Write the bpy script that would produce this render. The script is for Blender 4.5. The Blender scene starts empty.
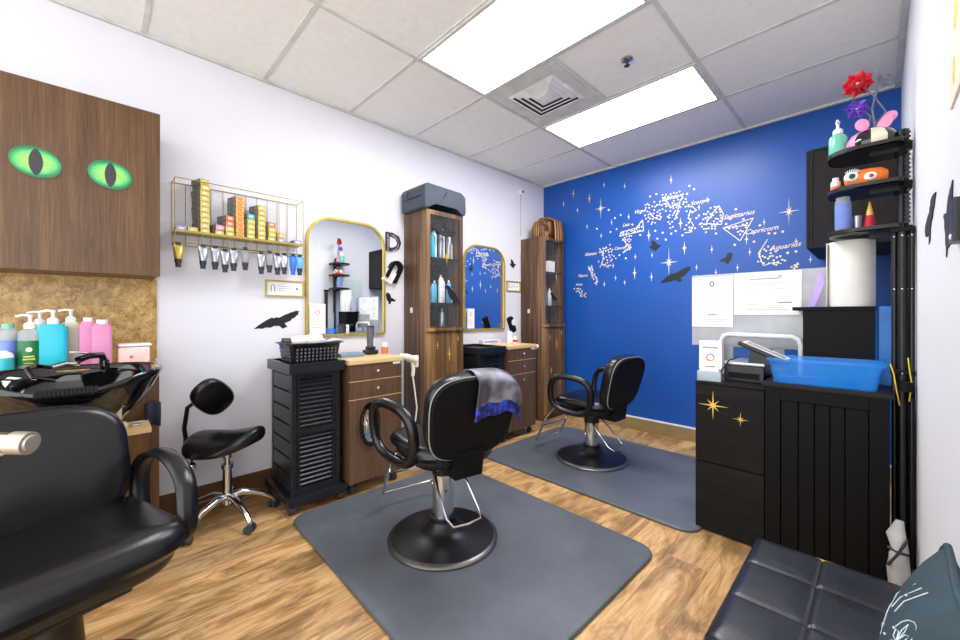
import bpy, bmesh, math, random
from mathutils import Vector, Matrix, noise
random.seed(7)
PI = math.pi
SC = bpy.context.scene
COL = SC.collection

# ------------------------------------------------------------------ materials
def lin(c):
    return tuple((x/12.92 if x <= .04045 else ((x+.055)/1.055)**2.4) for x in [v/255 for v in c])+(1,)
def newmat(name):
    m = bpy.data.materials.new(name); m.use_nodes = True
    nt = m.node_tree; b = nt.nodes['Principled BSDF']
    return m, nt, b
def coord(nt, scale=(1,1,1), kind='Object'):
    t = nt.nodes.new('ShaderNodeTexCoord'); mp = nt.nodes.new('ShaderNodeMapping')
    mp.inputs['Scale'].default_value = scale
    nt.links.new(t.outputs[kind], mp.inputs['Vector']); return mp.outputs['Vector']
def ramp(nt, fac, stops):
    r = nt.nodes.new('ShaderNodeValToRGB'); e = r.color_ramp.elements
    while len(e) < len(stops): e.new(.5)
    for i, (p, c) in enumerate(stops): e[i].position = p; e[i].color = lin(c)
    nt.links.new(fac, r.inputs['Fac']); return r.outputs['Color']
def nz(nt, vec, scale, detail=4, rough=.5, dist=0):
    n = nt.nodes.new('ShaderNodeTexNoise'); n.inputs['Scale'].default_value = scale
    n.inputs['Detail'].default_value = detail; n.inputs['Roughness'].default_value = rough
    n.inputs['Distortion'].default_value = dist
    nt.links.new(vec, n.inputs['Vector']); return n.outputs['Fac']
def bump(nt, b, fac, strength, dist=.002):
    bp = nt.nodes.new('ShaderNodeBump'); bp.inputs['Strength'].default_value = strength
    bp.inputs['Distance'].default_value = dist
    nt.links.new(fac, bp.inputs['Height']); nt.links.new(bp.outputs['Normal'], b.inputs['Normal'])
def mixc(nt, fac, a, b, mode='MIX'):
    m = nt.nodes.new('ShaderNodeMix'); m.data_type = 'RGBA'; m.blend_type = mode
    if isinstance(fac, (int, float)): m.inputs[0].default_value = fac
    else: nt.links.new(fac, m.inputs[0])
    for i, v in ((6, a), (7, b)):
        if isinstance(v, tuple): m.inputs[i].default_value = v
        else: nt.links.new(v, m.inputs[i])
    return m.outputs[2]
def flat(name, c, rough=.5, metal=0, spec=.5, var=.06, scale=8, bmp=0, bscale=200, coat=0, alpha=1, trans=0):
    m, nt, b = newmat(name)
    v = coord(nt); n = nz(nt, v, scale, 3)
    lo = tuple(max(0, x*(1-var)) for x in c); hi = tuple(min(255, x*(1+var)) for x in c)
    nt.links.new(ramp(nt, n, [(.3, lo), (.7, hi)]), b.inputs['Base Color'])
    b.inputs['Roughness'].default_value = rough; b.inputs['Metallic'].default_value = metal
    b.inputs['Specular IOR Level'].default_value = spec; b.inputs['Coat Weight'].default_value = coat
    b.inputs['Alpha'].default_value = alpha; b.inputs['Transmission Weight'].default_value = trans
    if bmp: bump(nt, b, nz(nt, v, bscale, 3), bmp)
    return m
def wood(name, stops, grain='z', fine=90, rough=.42, spec=.4):
    m, nt, b = newmat(name)
    s = {'z': (1, 1, .035), 'x': (.035, 1, 1), 'y': (1, .035, 1)}[grain]
    v = coord(nt, s)
    n1 = nz(nt, v, fine, 6, .65, .4); n2 = nz(nt, v, fine*.16, 3, .5, .6)
    mx = nt.nodes.new('ShaderNodeMath'); mx.operation = 'MULTIPLY_ADD'; mx.inputs[1].default_value = .55
    nt.links.new(n1, mx.inputs[0])
    m2 = nt.nodes.new('ShaderNodeMath'); m2.operation = 'MULTIPLY'; m2.inputs[1].default_value = .45
    nt.links.new(n2, m2.inputs[0]); nt.links.new(m2.outputs[0], mx.inputs[2])
    nt.links.new(ramp(nt, mx.outputs[0], stops), b.inputs['Base Color'])
    b.inputs['Roughness'].default_value = rough; b.inputs['Specular IOR Level'].default_value = spec
    bump(nt, b, n1, .15, .001)
    return m

M = {}
M['white'] = flat('white_paint', (236, 236, 236), .5)
M['cardwhite'] = flat('white_paper', (246, 246, 247), .6, var=.01)
M['print'] = flat('grey_print', (110, 110, 120), .6)
M['ink'] = flat('dark_ink', (50, 50, 58), .5)
M['black'] = flat('black_plastic', (13, 13, 15), .36)
M['gloss'] = flat('gloss_black', (10, 10, 12), .06, coat=.6)
M['matt'] = flat('matt_black', (10, 10, 11), .6, spec=.2)
M['decal'] = flat('black_decal', (16, 17, 21), .55)
M['trolley'] = flat('charcoal_plastic', (26, 28, 33), .32, bmp=.08, bscale=300)
M['rubber'] = flat('castor_rubber', (52, 53, 56), .5)
M['chrome'] = flat('chrome', (215, 215, 215), .13, metal=1, var=.02)
M['steel'] = flat('brushed_steel', (190, 188, 182), .26, metal=1)
M['gold'] = flat('gold_frame', (196, 172, 78), .35, metal=.55)
M['wire'] = flat('gold_wire', (176, 158, 74), .35, metal=.5)
M['mirror'] = flat('mirror_glass', (236, 240, 242), .01, metal=1, var=0)
M['base_black'] = flat('base_black', (18, 18, 20), .34)
M['dark_steel'] = flat('dark_steel', (120, 118, 114), .35, metal=.9)
M['cream'] = flat('cream_plastic', (232, 222, 196), .45)
M['grey'] = flat('grey_plastic', (150, 150, 150), .45)
M['board'] = flat('grey_board', (176, 178, 182), .42, metal=.15)
M['silver'] = flat('silver_foil', (176, 180, 186), .3, metal=.85)
M['case'] = flat('slate_case', (50, 60, 74), .48, bmp=.1, bscale=400)
M['cap_metal'] = flat('satin_aluminium', (176, 170, 156), .4, metal=.7)
M['greyblue'] = flat('grey_blue_plastic', (120, 142, 158), .45)
M['navy'] = flat('navy_cloth', (32, 38, 56), .8)
M['teal'] = flat('teal_plastic', (50, 180, 190), .35)
M['turq'] = flat('turquoise_plastic', (28, 186, 206), .3)
M['lblue'] = flat('light_blue_plastic', (90, 170, 220), .35)
M['blue'] = flat('blue_plastic', (40, 110, 210), .35)
M['violetblue'] = flat('periwinkle_label', (112, 136, 212), .35)
M['green'] = flat('bottle_green', (22, 110, 58), .35)
M['dgreen'] = flat('dark_green', (16, 66, 40), .35)
M['mint'] = flat('mint_soap', (110, 200, 168), .25, coat=.3)
M['pink'] = flat('pink_label', (218, 138, 180), .4)
M['palepink'] = flat('pale_pink', (240, 214, 208), .5)
M['lilac'] = flat('lilac_foil', (186, 160, 226), .35)
M['yellow'] = flat('yellow_carton', (216, 196, 80), .55, var=.12, scale=40)
M['amber'] = flat('amber_carton', (228, 178, 80), .55, var=.12, scale=40)
M['greybox'] = flat('grey_carton', (120, 118, 112), .55, var=.2, scale=60)
M['coral'] = flat('coral_label', (236, 120, 80), .5)
M['orange'] = flat('orange_plush', (244, 124, 46), .75, bmp=.3, bscale=120)
M['red'] = flat('red_petal', (190, 16, 38), .5, var=.2)
M['purple'] = flat('purple_petal', (112, 62, 190), .5, var=.2)
M['rose'] = flat('rose_plastic', (232, 150, 190), .45)
M['stem'] = flat('grey_stem', (92, 94, 106), .45)
M['star_gold'] = flat('gold_star', (236, 190, 90), .35, metal=.25)
M['star_pale'] = flat('pale_star', (240, 224, 190), .4)
M['paleg'] = flat('pale_green_paper', (206, 222, 214), .6, var=.02)
M['lime'] = flat('lime_clip', (110, 220, 60), .4)
M['ceilwhite'] = flat('grid_paint', (212, 212, 206), .5)
M['cord_w'] = flat('white_cord', (232, 230, 222), .5)
M['cord_y'] = flat('yellow_cord', (220, 190, 40), .5)
M['bag'] = flat('white_bag', (190, 190, 190), .6, var=.08, bmp=.4, bscale=25)
M['towel'] = flat('paper_towel', (240, 238, 230), .8, var=.02, bmp=.35, bscale=90)
M['butcher'] = wood('light_wood_top', [(.3, (206, 168, 112)), (.7, (236, 206, 152))], 'y', 60)
M['kitchen'] = wood('wenge_veneer', [(.3, (56, 37, 20)), (.5, (92, 64, 38)), (.72, (124, 90, 56))], 'z', 150, .38)
M['dresser'] = wood('walnut_laminate', [(.3, (66, 46, 32)), (.5, (94, 68, 50)), (.72, (118, 90, 68))], 'z', 110, .4)
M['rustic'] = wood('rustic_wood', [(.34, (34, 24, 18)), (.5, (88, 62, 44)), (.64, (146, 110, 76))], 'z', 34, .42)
M['rustic_lit'] = wood('rustic_wood_lit', [(.34, (42, 28, 18)), (.5, (108, 78, 46)), (.64, (166, 128, 80))], 'z', 34, .42)  # same rustic wood, brightened in colour as if lit, for lower door and rail
M['ebony'] = wood('ebony_woodgrain', [(.3, (12, 11, 10)), (.55, (26, 24, 23)), (.75, (52, 48, 45))], 'x', 70, .5, .15)
M['darkcab'] = wood('dark_brown_wood', [(.3, (22, 18, 17)), (.7, (40, 35, 32))], 'z', 60, .5, .2)
M['blackwood'] = flat('black_lacquer', (9, 9, 10), .5, spec=.15, var=.1)
M['basewood'] = wood('baseboard_wood', [(.3, (74, 48, 26)), (.7, (112, 76, 44))], 'y', 60, .4)
M['baseolive'] = flat('olive_vinyl', (146, 126, 84), .4)
M['wig_gold'] = flat('golden_hair', (186, 130, 60), .4, var=.15)
M['wig_dark'] = flat('dark_hair', (58, 32, 14), .4, var=.2)
M['wig'] = wood('auburn_hair', [(.3, (36, 20, 10)), (.5, (84, 50, 24)), (.75, (142, 92, 46))], 'z', 170, .4)

def leather(name, c, rough=.3, bs=.25):
    m, nt, b = newmat(name); v = coord(nt)
    n = nz(nt, v, 5, 3)
    nt.links.new(ramp(nt, n, [(.3, tuple(x*.85 for x in c)), (.7, tuple(x*1.15 for x in c))]), b.inputs['Base Color'])
    b.inputs['Roughness'].default_value = rough
    vo = nt.nodes.new('ShaderNodeTexVoronoi'); vo.inputs['Scale'].default_value = 260
    nt.links.new(v, vo.inputs['Vector']); bump(nt, b, vo.outputs['Distance'], bs, .0008)
    return m
M['leather'] = leather('black_leather', (15, 15, 17), .27)
M['bench'] = leather('bench_leather', (34, 35, 40), .3, .35)
M['pillow'] = flat('dark_teal_velvet', (44, 66, 74), .8, var=.15)
M['silverthread'] = flat('silver_thread', (206, 220, 224), .4)

def clear(name, c, alpha):
    m, nt, b = newmat(name)
    b.inputs['Base Color'].default_value = lin(c); b.inputs['Alpha'].default_value = alpha
    b.inputs['Roughness'].default_value = .08
    return m
M['glass'] = clear('clear_glass', (200, 210, 216), .035)
M['bluebin'] = clear('translucent_blue', (40, 150, 244), .36)
M['clearplastic'] = clear('clear_plastic', (190, 205, 215), .45)
M['folder'] = flat('blue_folder', (36, 128, 214), .35)

# satin cape, grey with smoky print
m, nt, b = newmat('grey_satin'); v = coord(nt)
nt.links.new(ramp(nt, nz(nt, v, 7, 2), [(.42, (66, 66, 74)), (.56, (142, 142, 156))]), b.inputs['Base Color'])
b.inputs['Roughness'].default_value = .38; M['cape'] = m
m, nt, b = newmat('blue_satin'); v = coord(nt)
nt.links.new(ramp(nt, nz(nt, v, 22, 2), [(.4, (14, 22, 90)), (.62, (52, 90, 220))]), b.inputs['Base Color'])
b.inputs['Roughness'].default_value = .3; M['capeblue'] = m

# walls
def wallmat(name, lo, hi, rough, bs=.12, spec=.5):
    m, nt, b = newmat(name); v = coord(nt)
    nt.links.new(ramp(nt, nz(nt, v, 1.3, 2), [(.3, lo), (.7, hi)]), b.inputs['Base Color'])
    b.inputs['Roughness'].default_value = rough; b.inputs['Specular IOR Level'].default_value = spec
    bump(nt, b, nz(nt, v, 160, 3), bs, .0015); return m
M['wall'] = wallmat('lavender_white_paint', (229, 228, 236), (234, 232, 240), .55)
M['wallr'] = wallmat('white_paint_right', (226, 226, 230), (232, 232, 236), .55)
M['bluewall'] = wallmat('royal_blue_paint', (18, 78, 162), (22, 84, 172), .38, .1)

# ceiling tile
m, nt, b = newmat('ceiling_tile'); v = coord(nt)
n = nz(nt, v, 110, 3, .7)
base = ramp(nt, nz(nt, v, 30, 3), [(.3, (244, 242, 236)), (.7, (249, 248, 243))])
sp = ramp(nt, n, [(.66, (255, 255, 255)), (.74, (176, 172, 164))])
nt.links.new(mixc(nt, 1.0, base, sp, 'MULTIPLY'), b.inputs['Base Color'])
b.inputs['Roughness'].default_value = .85; bump(nt, b, n, .3); M['tile'] = m

# stone backsplash
m, nt, b = newmat('tan_granite'); v = coord(nt)
n = nz(nt, v, 22, 8, .7, .6); n2 = nz(nt, v, 90, 5, .7)
c1 = ramp(nt, n, [(.3, (126, 92, 40)), (.5, (188, 146, 76)), (.7, (220, 186, 118))])
c2 = ramp(nt, n2, [(.36, (110, 84, 44)), (.5, (255, 255, 255))])
nt.links.new(mixc(nt, .55, c1, c2, 'MULTIPLY'), b.inputs['Base Color'])
b.inputs['Roughness'].default_value = .3; M['stone'] = m

# floor planks running along y
m, nt, b = newmat('oak_plank_floor')
t = nt.nodes.new('ShaderNodeTexCoord'); sx = nt.nodes.new('ShaderNodeSeparateXYZ'); cx = nt.nodes.new('ShaderNodeCombineXYZ')
nt.links.new(t.outputs['Object'], sx.inputs[0]); nt.links.new(sx.outputs['Y'], cx.inputs['X']); nt.links.new(sx.outputs['X'], cx.inputs['Y'])
br = nt.nodes.new('ShaderNodeTexBrick'); br.inputs['Scale'].default_value = 1
br.inputs['Brick Width'].default_value = 1.22; br.inputs['Row Height'].default_value = .18
br.inputs['Mortar Size'].default_value = .0012; br.inputs['Mortar Smooth'].default_value = .2
br.offset = .37; br.inputs['Color1'].default_value = (0, 0, 0, 1); br.inputs['Color2'].default_value = (1, 1, 1, 1)
br.inputs['Mortar'].default_value = (.5, .5, .5, 1)
nt.links.new(cx.outputs[0], br.inputs['Vector'])
sep = nt.nodes.new('ShaderNodeSeparateColor'); nt.links.new(br.outputs['Color'], sep.inputs[0])
off = nt.nodes.new('ShaderNodeCombineXYZ'); mu = nt.nodes.new('ShaderNodeMath'); mu.operation = 'MULTIPLY'; mu.inputs[1].default_value = 9
nt.links.new(sep.outputs[0], mu.inputs[0]); nt.links.new(mu.outputs[0], off.inputs['Z'])
add = nt.nodes.new('ShaderNodeVectorMath'); add.operation = 'ADD'
nt.links.new(t.outputs['Object'], add.inputs[0]); nt.links.new(off.outputs[0], add.inputs[1])
mp = nt.nodes.new('ShaderNodeMapping'); mp.inputs['Scale'].default_value = (1, .09, 1); nt.links.new(add.outputs[0], mp.inputs['Vector'])
mp2 = nt.nodes.new('ShaderNodeMapping'); mp2.inputs['Scale'].default_value = (1, .3, 1); nt.links.new(add.outputs[0], mp2.inputs['Vector'])
g1 = nz(nt, mp.outputs[0], 55, 6, .65, .5); g2 = nz(nt, mp2.outputs[0], 9, 6, .66, .9)
col = ramp(nt, g1, [(.28, (190, 144, 92)), (.5, (220, 178, 124)), (.74, (240, 208, 160))])
streak = ramp(nt, g2, [(.36, (112, 100, 84)), (.46, (196, 184, 166)), (.55, (255, 255, 255))])
c = mixc(nt, .72, col, streak, 'MULTIPLY')
tone = ramp(nt, sep.outputs[0], [(0, (212, 206, 200)), (1, (255, 250, 240))])
c = mixc(nt, .9, c, tone, 'MULTIPLY')
seam = nt.nodes.new('ShaderNodeMath'); seam.operation = 'MULTIPLY'; seam.inputs[1].default_value = .5
nt.links.new(br.outputs['Fac'], seam.inputs[0])
c = mixc(nt, seam.outputs[0], c, lin((90, 66, 44)))
nt.links.new(c, b.inputs['Base Color']); b.inputs['Roughness'].default_value = .36
bump(nt, b, g1, .12, .001); M['floor'] = m

# anti fatigue mat, worn grey with dull smudges
m, nt, b = newmat('grey_mat'); v = coord(nt)
n = nz(nt, v, 2.4, 4, .6); n2 = nz(nt, v, 350, 2)
nt.links.new(ramp(nt, n, [(.3, (80, 84, 90)), (.7, (102, 107, 115))]), b.inputs['Base Color'])
b.inputs['Roughness'].default_value = .42
bump(nt, b, n2, .25, .001); M['mat'] = m

# cat eye
m, nt, b = newmat('cat_eye_iris'); v = coord(nt)
gr = nt.nodes.new('ShaderNodeTexGradient'); gr.gradient_type = 'SPHERICAL'
mp = nt.nodes.new('ShaderNodeMapping'); mp.inputs['Scale'].default_value = (1, 1/.088, 1/.066)
t = nt.nodes.new('ShaderNodeTexCoord'); nt.links.new(t.outputs['Object'], mp.inputs['Vector']); nt.links.new(mp.outputs[0], gr.inputs['Vector'])
rr = ramp(nt, gr.outputs['Fac'], [(0, (0, 92, 50)), (.16, (0, 130, 66)), (.3, (80, 196, 116)), (.5, (150, 216, 110)), (1, (176, 206, 60))])
fib = ramp(nt, nz(nt, coord(nt), 110, 5, .8, 1), [(.35, (80, 190, 90)), (.6, (255, 255, 255))])
nt.links.new(mixc(nt, .6, rr, fib, 'MULTIPLY'), b.inputs['Base Color'])
b.inputs['Roughness'].default_value = .12; M['iris'] = m

def emit(name, c, s):
    m, nt, b = newmat(name)
    b.inputs['Base Color'].default_value = lin((240, 240, 240))
    b.inputs['Emission Color'].default_value = lin(c); b.inputs['Emission Strength'].default_value = s
    return m
M['lamp'] = emit('light_diffuser', (250, 251, 255), 12.0)

# ------------------------------------------------------------------ mesh builder
class MB:
    def __init__(s): s.bm = bmesh.new(); s.T = Matrix.Identity(4); s.m = 0; s.bev = False
    def _v(s, p): return s.bm.verts.new(s.T @ Vector(p))
    def _f(s, vs, m=None, smooth=True):
        try: f = s.bm.faces.new(vs)
        except ValueError: return None
        f.material_index = s.m if m is None else m; f.smooth = smooth; return f
    def box(s, x0, x1, y0, y1, z0, z1, bev=0, m=None, seg=2, fn=None):
        vs = [s._v((x, y, z)) for x in (x0, x1) for y in (y0, y1) for z in (z0, z1)]
        fs = [s._f([vs[i] for i in q], m) for q in ((0,1,3,2),(4,6,7,5),(0,4,5,1),(2,3,7,6),(0,2,6,4),(1,5,7,3))]
        if bev:
            s.bev = True
            es = list({e for f in fs for e in f.edges})
            r = bmesh.ops.bevel(s.bm, geom=es, offset=bev, segments=seg, affect='EDGES', profile=.5)
            for f in r['faces']: f.material_index = s.m if m is None else m; f.smooth = True
        return s
    def ring(s, c, u, w, ru, rw, seg, sq=1):
        out = []
        for i in range(seg):
            a = 2*PI*i/seg; ca, sa = math.cos(a), math.sin(a)
            k = lambda t: math.copysign(abs(t)**sq, t)
            out.append(s._v(Vector(c)+Vector(u)*ru*k(ca)+Vector(w)*rw*k(sa)))
        return out
    def bridge(s, a, b, m=None, closed=True):
        n = len(a)
        for i in range(n if closed else n-1):
            j = (i+1) % n; s._f([a[i], a[j], b[j], b[i]], m)
    def cyl(s, p0, p1, r0, r1=None, seg=20, m=None, caps=True):
        p0, p1 = Vector(p0), Vector(p1); r1 = r0 if r1 is None else r1
        d = (p1-p0).normalized(); u = d.orthogonal().normalized(); w = d.cross(u)
        a = s.ring(p0, u, w, r0, r0, seg); b = s.ring(p1, u, w, r1, r1, seg); s.bridge(a, b, m)
        if caps: s._f(a[::-1], m); s._f(b, m)
        return s
    def tube(s, pts, r, seg=10, closed=False, m=None, rw=None, up=None, radii=None):
        pts = [Vector(p) for p in pts]; n = len(pts); rings = []; u = None
        for i, p in enumerate(pts):
            a = pts[(i-1) % n] if (closed or i > 0) else p; b = pts[(i+1) % n] if (closed or i < n-1) else p
            d = (b-a).normalized()
            if up is not None: w = Vector(up) - d*d.dot(Vector(up)); w.normalize(); u = w.cross(d).normalized()
            else:
                u = d.orthogonal().normalized() if u is None else (u-d*d.dot(u)).normalized(); w = d.cross(u)
            k = radii[i] if radii else 1
            rings.append(s.ring(p, u, w, r*k, (rw or r)*k, seg))
        for i in range(n if closed else n-1): s.bridge(rings[i], rings[(i+1) % n], m)
        if not closed: s._f(rings[0][::-1], m); s._f(rings[-1], m)
        return s
    def lathe(s, prof, c=(0,0,0), seg=32, m=None, sx=1, sy=1, cap=True):
        rings = []
        for r, z in prof:
            rings.append([s._v((c[0]+math.cos(2*PI*i/seg)*r*sx, c[1]+math.sin(2*PI*i/seg)*r*sy, c[2]+z)) for i in range(seg)])
        for a, b in zip(rings, rings[1:]): s.bridge(a, b, m)
        if cap: s._f(rings[0][::-1], m); s._f(rings[-1], m)
        return s
    def prism(s, poly, ax, a, b, m=None, smooth=False):
        def P(p, d): return {'x': (d, p[0], p[1]), 'y': (p[0], d, p[1]), 'z': (p[0], p[1], d)}[ax]
        A = [s._v(P(p, a)) for p in poly]; B = [s._v(P(p, b)) for p in poly]; n = len(poly)
        s._f(A[::-1], m, smooth); s._f(B, m, smooth)
        for i in range(n): s._f([A[i], A[(i+1) % n], B[(i+1) % n], B[i]], m, smooth)
        return s
    def frame(s, outer, inner, ax, a, b, m=None):
        def P(p, d): return {'x': (d, p[0], p[1]), 'y': (p[0], d, p[1]), 'z': (p[0], p[1], d)}[ax]
        R = [[s._v(P(p, d)) for p in q] for q, d in ((outer, a), (outer, b), (inner, b), (inner, a))]
        for i in range(4): s.bridge(R[i], R[(i+1) % 4], m)
        return s
    def ell(s, c, r, m=None, seg=20, rows=12, fn=None):
        c = Vector(c); top = s._v(c+Vector((0,0,r[2]))); bot = s._v(c-Vector((0,0,r[2]))); rings = []
        for j in range(1, rows):
            t = PI*j/rows
            rings.append([s._v(c+Vector((r[0]*math.sin(t)*math.cos(2*PI*i/seg), r[1]*math.sin(t)*math.sin(2*PI*i/seg), r[2]*math.cos(t)))) for i in range(seg)])
        for a, b in zip(rings, rings[1:]): s.bridge(a, b, m)
        for i in range(seg):
            s._f([top, rings[0][(i+1) % seg], rings[0][i]], m); s._f([bot, rings[-1][i], rings[-1][(i+1) % seg]], m)
        return s
    def pad(s, outline, t, er, dome=0, m=None, fn=None, botdome=0):
        # cushion lying in XY, z in 0..t, rounded edge er, domed top/bottom; fn(x,y,z)->p
        cx = sum(p[0] for p in outline)/len(outline); cy = sum(p[1] for p in outline)/len(outline)
        R = sum(math.hypot(p[0]-cx, p[1]-cy) for p in outline)/len(outline)
        lev = []; K = 6
        for f in (.25, .5, .75, .92): lev.append((f*(1-er/R), -botdome*(1-f*f)))
        for k in range(K+1):
            a = PI/2*k/K; lev.append((1-er/R+er/R*math.sin(a), er-er*math.cos(a)))
        for k in range(K+1):
            a = PI/2*k/K; lev.append((1-er/R+er/R*math.cos(a), t-er+er*math.sin(a)))
        for f in (.92, .75, .5, .25): lev.append((f*(1-er/R), t+dome*(1-f*f)))
        rings = []
        g = fn or (lambda x, y, z: (x, y, z))
        for k, z in lev: rings.append([s._v(g(cx+(p[0]-cx)*k, cy+(p[1]-cy)*k, z)) for p in outline])
        for a, b in zip(rings, rings[1:]): s.bridge(a, b, m)
        c0 = s._v(g(cx, cy, -botdome)); c1 = s._v(g(cx, cy, t+dome)); n = len(outline)
        for i in range(n):
            s._f([c0, rings[0][(i+1) % n], rings[0][i]], m); s._f([c1, rings[-1][i], rings[-1][(i+1) % n]], m)
        return s
    def grid(s, fn, nu, nv, m=None):
        g = [[s._v(fn(i/nu, j/nv)) for j in range(nv+1)] for i in range(nu+1)]
        for i in range(nu):
            for j in range(nv): s._f([g[i][j], g[i+1][j], g[i+1][j+1], g[i][j+1]], m)
        return s

def rrect(x0, x1, y0, y1, r, n=6, rs=None):
    rs = rs or (r, r, r, r); pts = []
    for (cx, cy, a0, q) in ((x1, y1, 0, rs[0]), (x0, y1, 90, rs[1]), (x0, y0, 180, rs[2]), (x1, y0, 270, rs[3])):
        ox = cx-q if cx == x1 else cx+q; oy = cy-q if cy == y1 else cy+q
        for k in range(n+1):
            a = math.radians(a0+90*k/n); pts.append((ox+q*math.cos(a), oy+q*math.sin(a)))
    return pts
def superell(a, b, e, n=40, cx=0, cy=0):
    k = lambda t: math.copysign(abs(t)**(2/e), t)
    return [(cx+a*k(math.cos(2*PI*i/n)), cy+b*k(math.sin(2*PI*i/n))) for i in range(n)]

def tag(o, label=None, cat=None, group=None, kind=None):
    if label: o['label'] = label
    if cat: o['category'] = cat
    if group: o['group'] = group
    if kind: o['kind'] = kind
    return o
def obj(name, mb, mats, parent=None, loc=None, ang=35, sub=0, solid=0):
    me = bpy.data.meshes.new(name)
    bmesh.ops.remove_doubles(mb.bm, verts=mb.bm.verts, dist=1e-6)
    bmesh.ops.recalc_face_normals(mb.bm, faces=mb.bm.faces)
    mb.bm.to_mesh(me); mb.bm.free()
    for k in (mats if isinstance(mats, (list, tuple)) else [mats]): me.materials.append(M[k])
    me.set_sharp_from_angle(angle=math.radians(ang))
    o = bpy.data.objects.new(name, me); COL.objects.link(o)
    if parent: o.parent = parent
    if loc: o.location = loc
    if solid:
        q = o.modifiers.new('s', 'SOLIDIFY'); q.thickness = solid; q.offset = 0
    if mb.bev:
        q = o.modifiers.new('w', 'WEIGHTED_NORMAL'); q.keep_sharp = True
    if sub:
        q = o.modifiers.new('u', 'SUBSURF'); q.levels = sub; q.render_levels = sub
    return o
def thing(name, label, cat, loc=(0,0,0), rz=0, group=None):
    o = bpy.data.objects.new(name, None); COL.objects.link(o); o.empty_display_size = .1
    o.location = loc; o.rotation_euler = (0, 0, rz); return tag(o, label, cat, group)
def struct(name, mb, mats): return tag(obj(name, mb, mats), kind='structure')
def copy_thing(o, loc=None, rz=None, label=None):
    c = o.copy(); COL.objects.link(c)
    if loc is not None: c.location = loc
    if rz is not None: c.rotation_euler = (0, 0, rz)
    if label: c['label'] = label
    for ch in list(o.children):
        d = ch.copy(); COL.objects.link(d); d.parent = c
        for g in list(ch.children):
            e = g.copy(); COL.objects.link(e); e.parent = d
    return c
def textmesh(txt, size, shear=0, ext=.0006, sx=1, weight=0):
    cu = bpy.data.curves.new('t', 'FONT'); cu.body = txt; cu.size = size; cu.shear = shear; cu.extrude = ext; cu.offset = weight
    cu.align_x = 'CENTER'; cu.align_y = 'CENTER'; cu.resolution_u = 2
    o = bpy.data.objects.new('t', cu); COL.objects.link(o)
    dg = bpy.context.evaluated_depsgraph_get(); dg.update()
    me = bpy.data.meshes.new_from_object(o.evaluated_get(dg))
    bpy.data.objects.remove(o); me.materials.clear(); return me
def addtext(mb, txt, size, T, shear=0, m=0, weight=0):
    me = textmesh(txt, size, shear, weight=weight); n0 = len(mb.bm.verts); f0 = len(mb.bm.faces)
    mb.bm.from_mesh(me); mb.bm.verts.ensure_lookup_table(); mb.bm.faces.ensure_lookup_table()
    for v in mb.bm.verts[n0:]: v.co = T @ v.co
    for f in mb.bm.faces[f0:]: f.material_index = m
    bpy.data.meshes.remove(me)
# text facing +x on the left wall (reads along +y), and facing -y on the blue wall (reads along +x)
TX = Matrix(((0,0,1,0),(1,0,0,0),(0,1,0,0),(0,0,0,1)))
TY = Matrix(((1,0,0,0),(0,0,-1,0),(0,1,0,0),(0,0,0,1)))
def Tat(T, p, rot=0): return Matrix.Translation(Vector(p)) @ T @ Matrix.Rotation(rot, 4, 'Z')

W, D, H = 2.994, 3.91, 2.75; Y0 = -1.1
# ------------------------------------------------------------------ shell
struct('floor', MB().box(-.1, W+1.2, Y0-.8, D+.1, -.08, 0), 'floor')
struct('ceiling', MB().box(-.1, W+.1, Y0, D+.1, H, H+.08), 'tile')
struct('wall_left', MB().box(-.1, 0, Y0, D+.1, 0, H), 'wall')
struct('wall_back', MB().box(0, W, D, D+.1, 0, H), 'bluewall')
struct('wall_right', MB().box(W, W+.1, .2, D+.1, 0, H), 'wallr')
g = MB(); zt = H-.006
gx = (-.31+.0, .30, .905, 1.505, 2.10, 2.70)
for x in (.905, 2.10): g.box(x-.012, x+.012, Y0, D, zt, H)
for y in (-.44, .17, .78, 1.385, 1.975, 2.63, 3.225): g.box(0, W, y-.012, y+.012, zt+.0015, H)
g.box(1.49, 1.514, 1.975, 2.63, zt+.001, H)
struct('trim_1', g, 'ceilwhite')
g = MB(); g.box(0, .022, Y0, D, H-.012, H); g.box(W-.03, W, .2, D, H-.02, H); g.box(0, W, D-.025, D, H-.016, H)
struct('trim_2', g, 'ceilwhite')
g = MB(); g.box(0, .014, .22, D, 0, .135, .004)
struct('baseboard_left', g, 'basewood')
g = MB(); g.box(.014, W, D-.014, D, 0, .118, .003); g.box(.014, W, D-.017, D, .118, .134, .003, m=1)
struct('baseboard_back', g, ['baseolive', 'white'])
struct('baseboard_right', MB().box(W-.014, W, .2, D-.014, 0, .12, .003), 'baseolive')

# ceiling lights, vent, sprinkler
def light(label, y0, y1):
    x0, x1 = .917, 2.088
    t = thing('ceiling_light', label, 'ceiling light', ((x0+x1)/2, (y0+y1)/2, H), group='recessed ceiling light panels')
    a, b = (x1-x0)/2, (y1-y0)/2
    f = MB().frame([(-a,-b),(a,-b),(a,b),(-a,b)], [(-a+.022,-b+.022),(a-.022,-b+.022),(a-.022,b-.022),(-a+.022,b-.022)], 'z', -.014, 0)
    obj('frame', f, 'ceilwhite', t)
    obj('diffuser', MB().box(-a+.022, a-.022, -b+.022, b-.022, -.010, -.002), 'lamp', t)
light('large white light panel nearest the camera, above the first styling chair', 1.387, 1.963)
light('white light panel beyond the square air vent, closer to the blue wall', 2.642, 3.213)
t = thing('air_vent', 'square white louvred air vent between the two ceiling light panels', 'air vent', (1.205, 2.30, H))
a = .275
obj('face_plate', MB().frame([(-a,-.31),(a,-.31),(a,.31),(-a,.31)], [(-.2,-.2),(.2,-.2),(.2,.2),(-.2,.2)], 'z', -.009, 0), 'ceilwhite', t)
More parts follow.
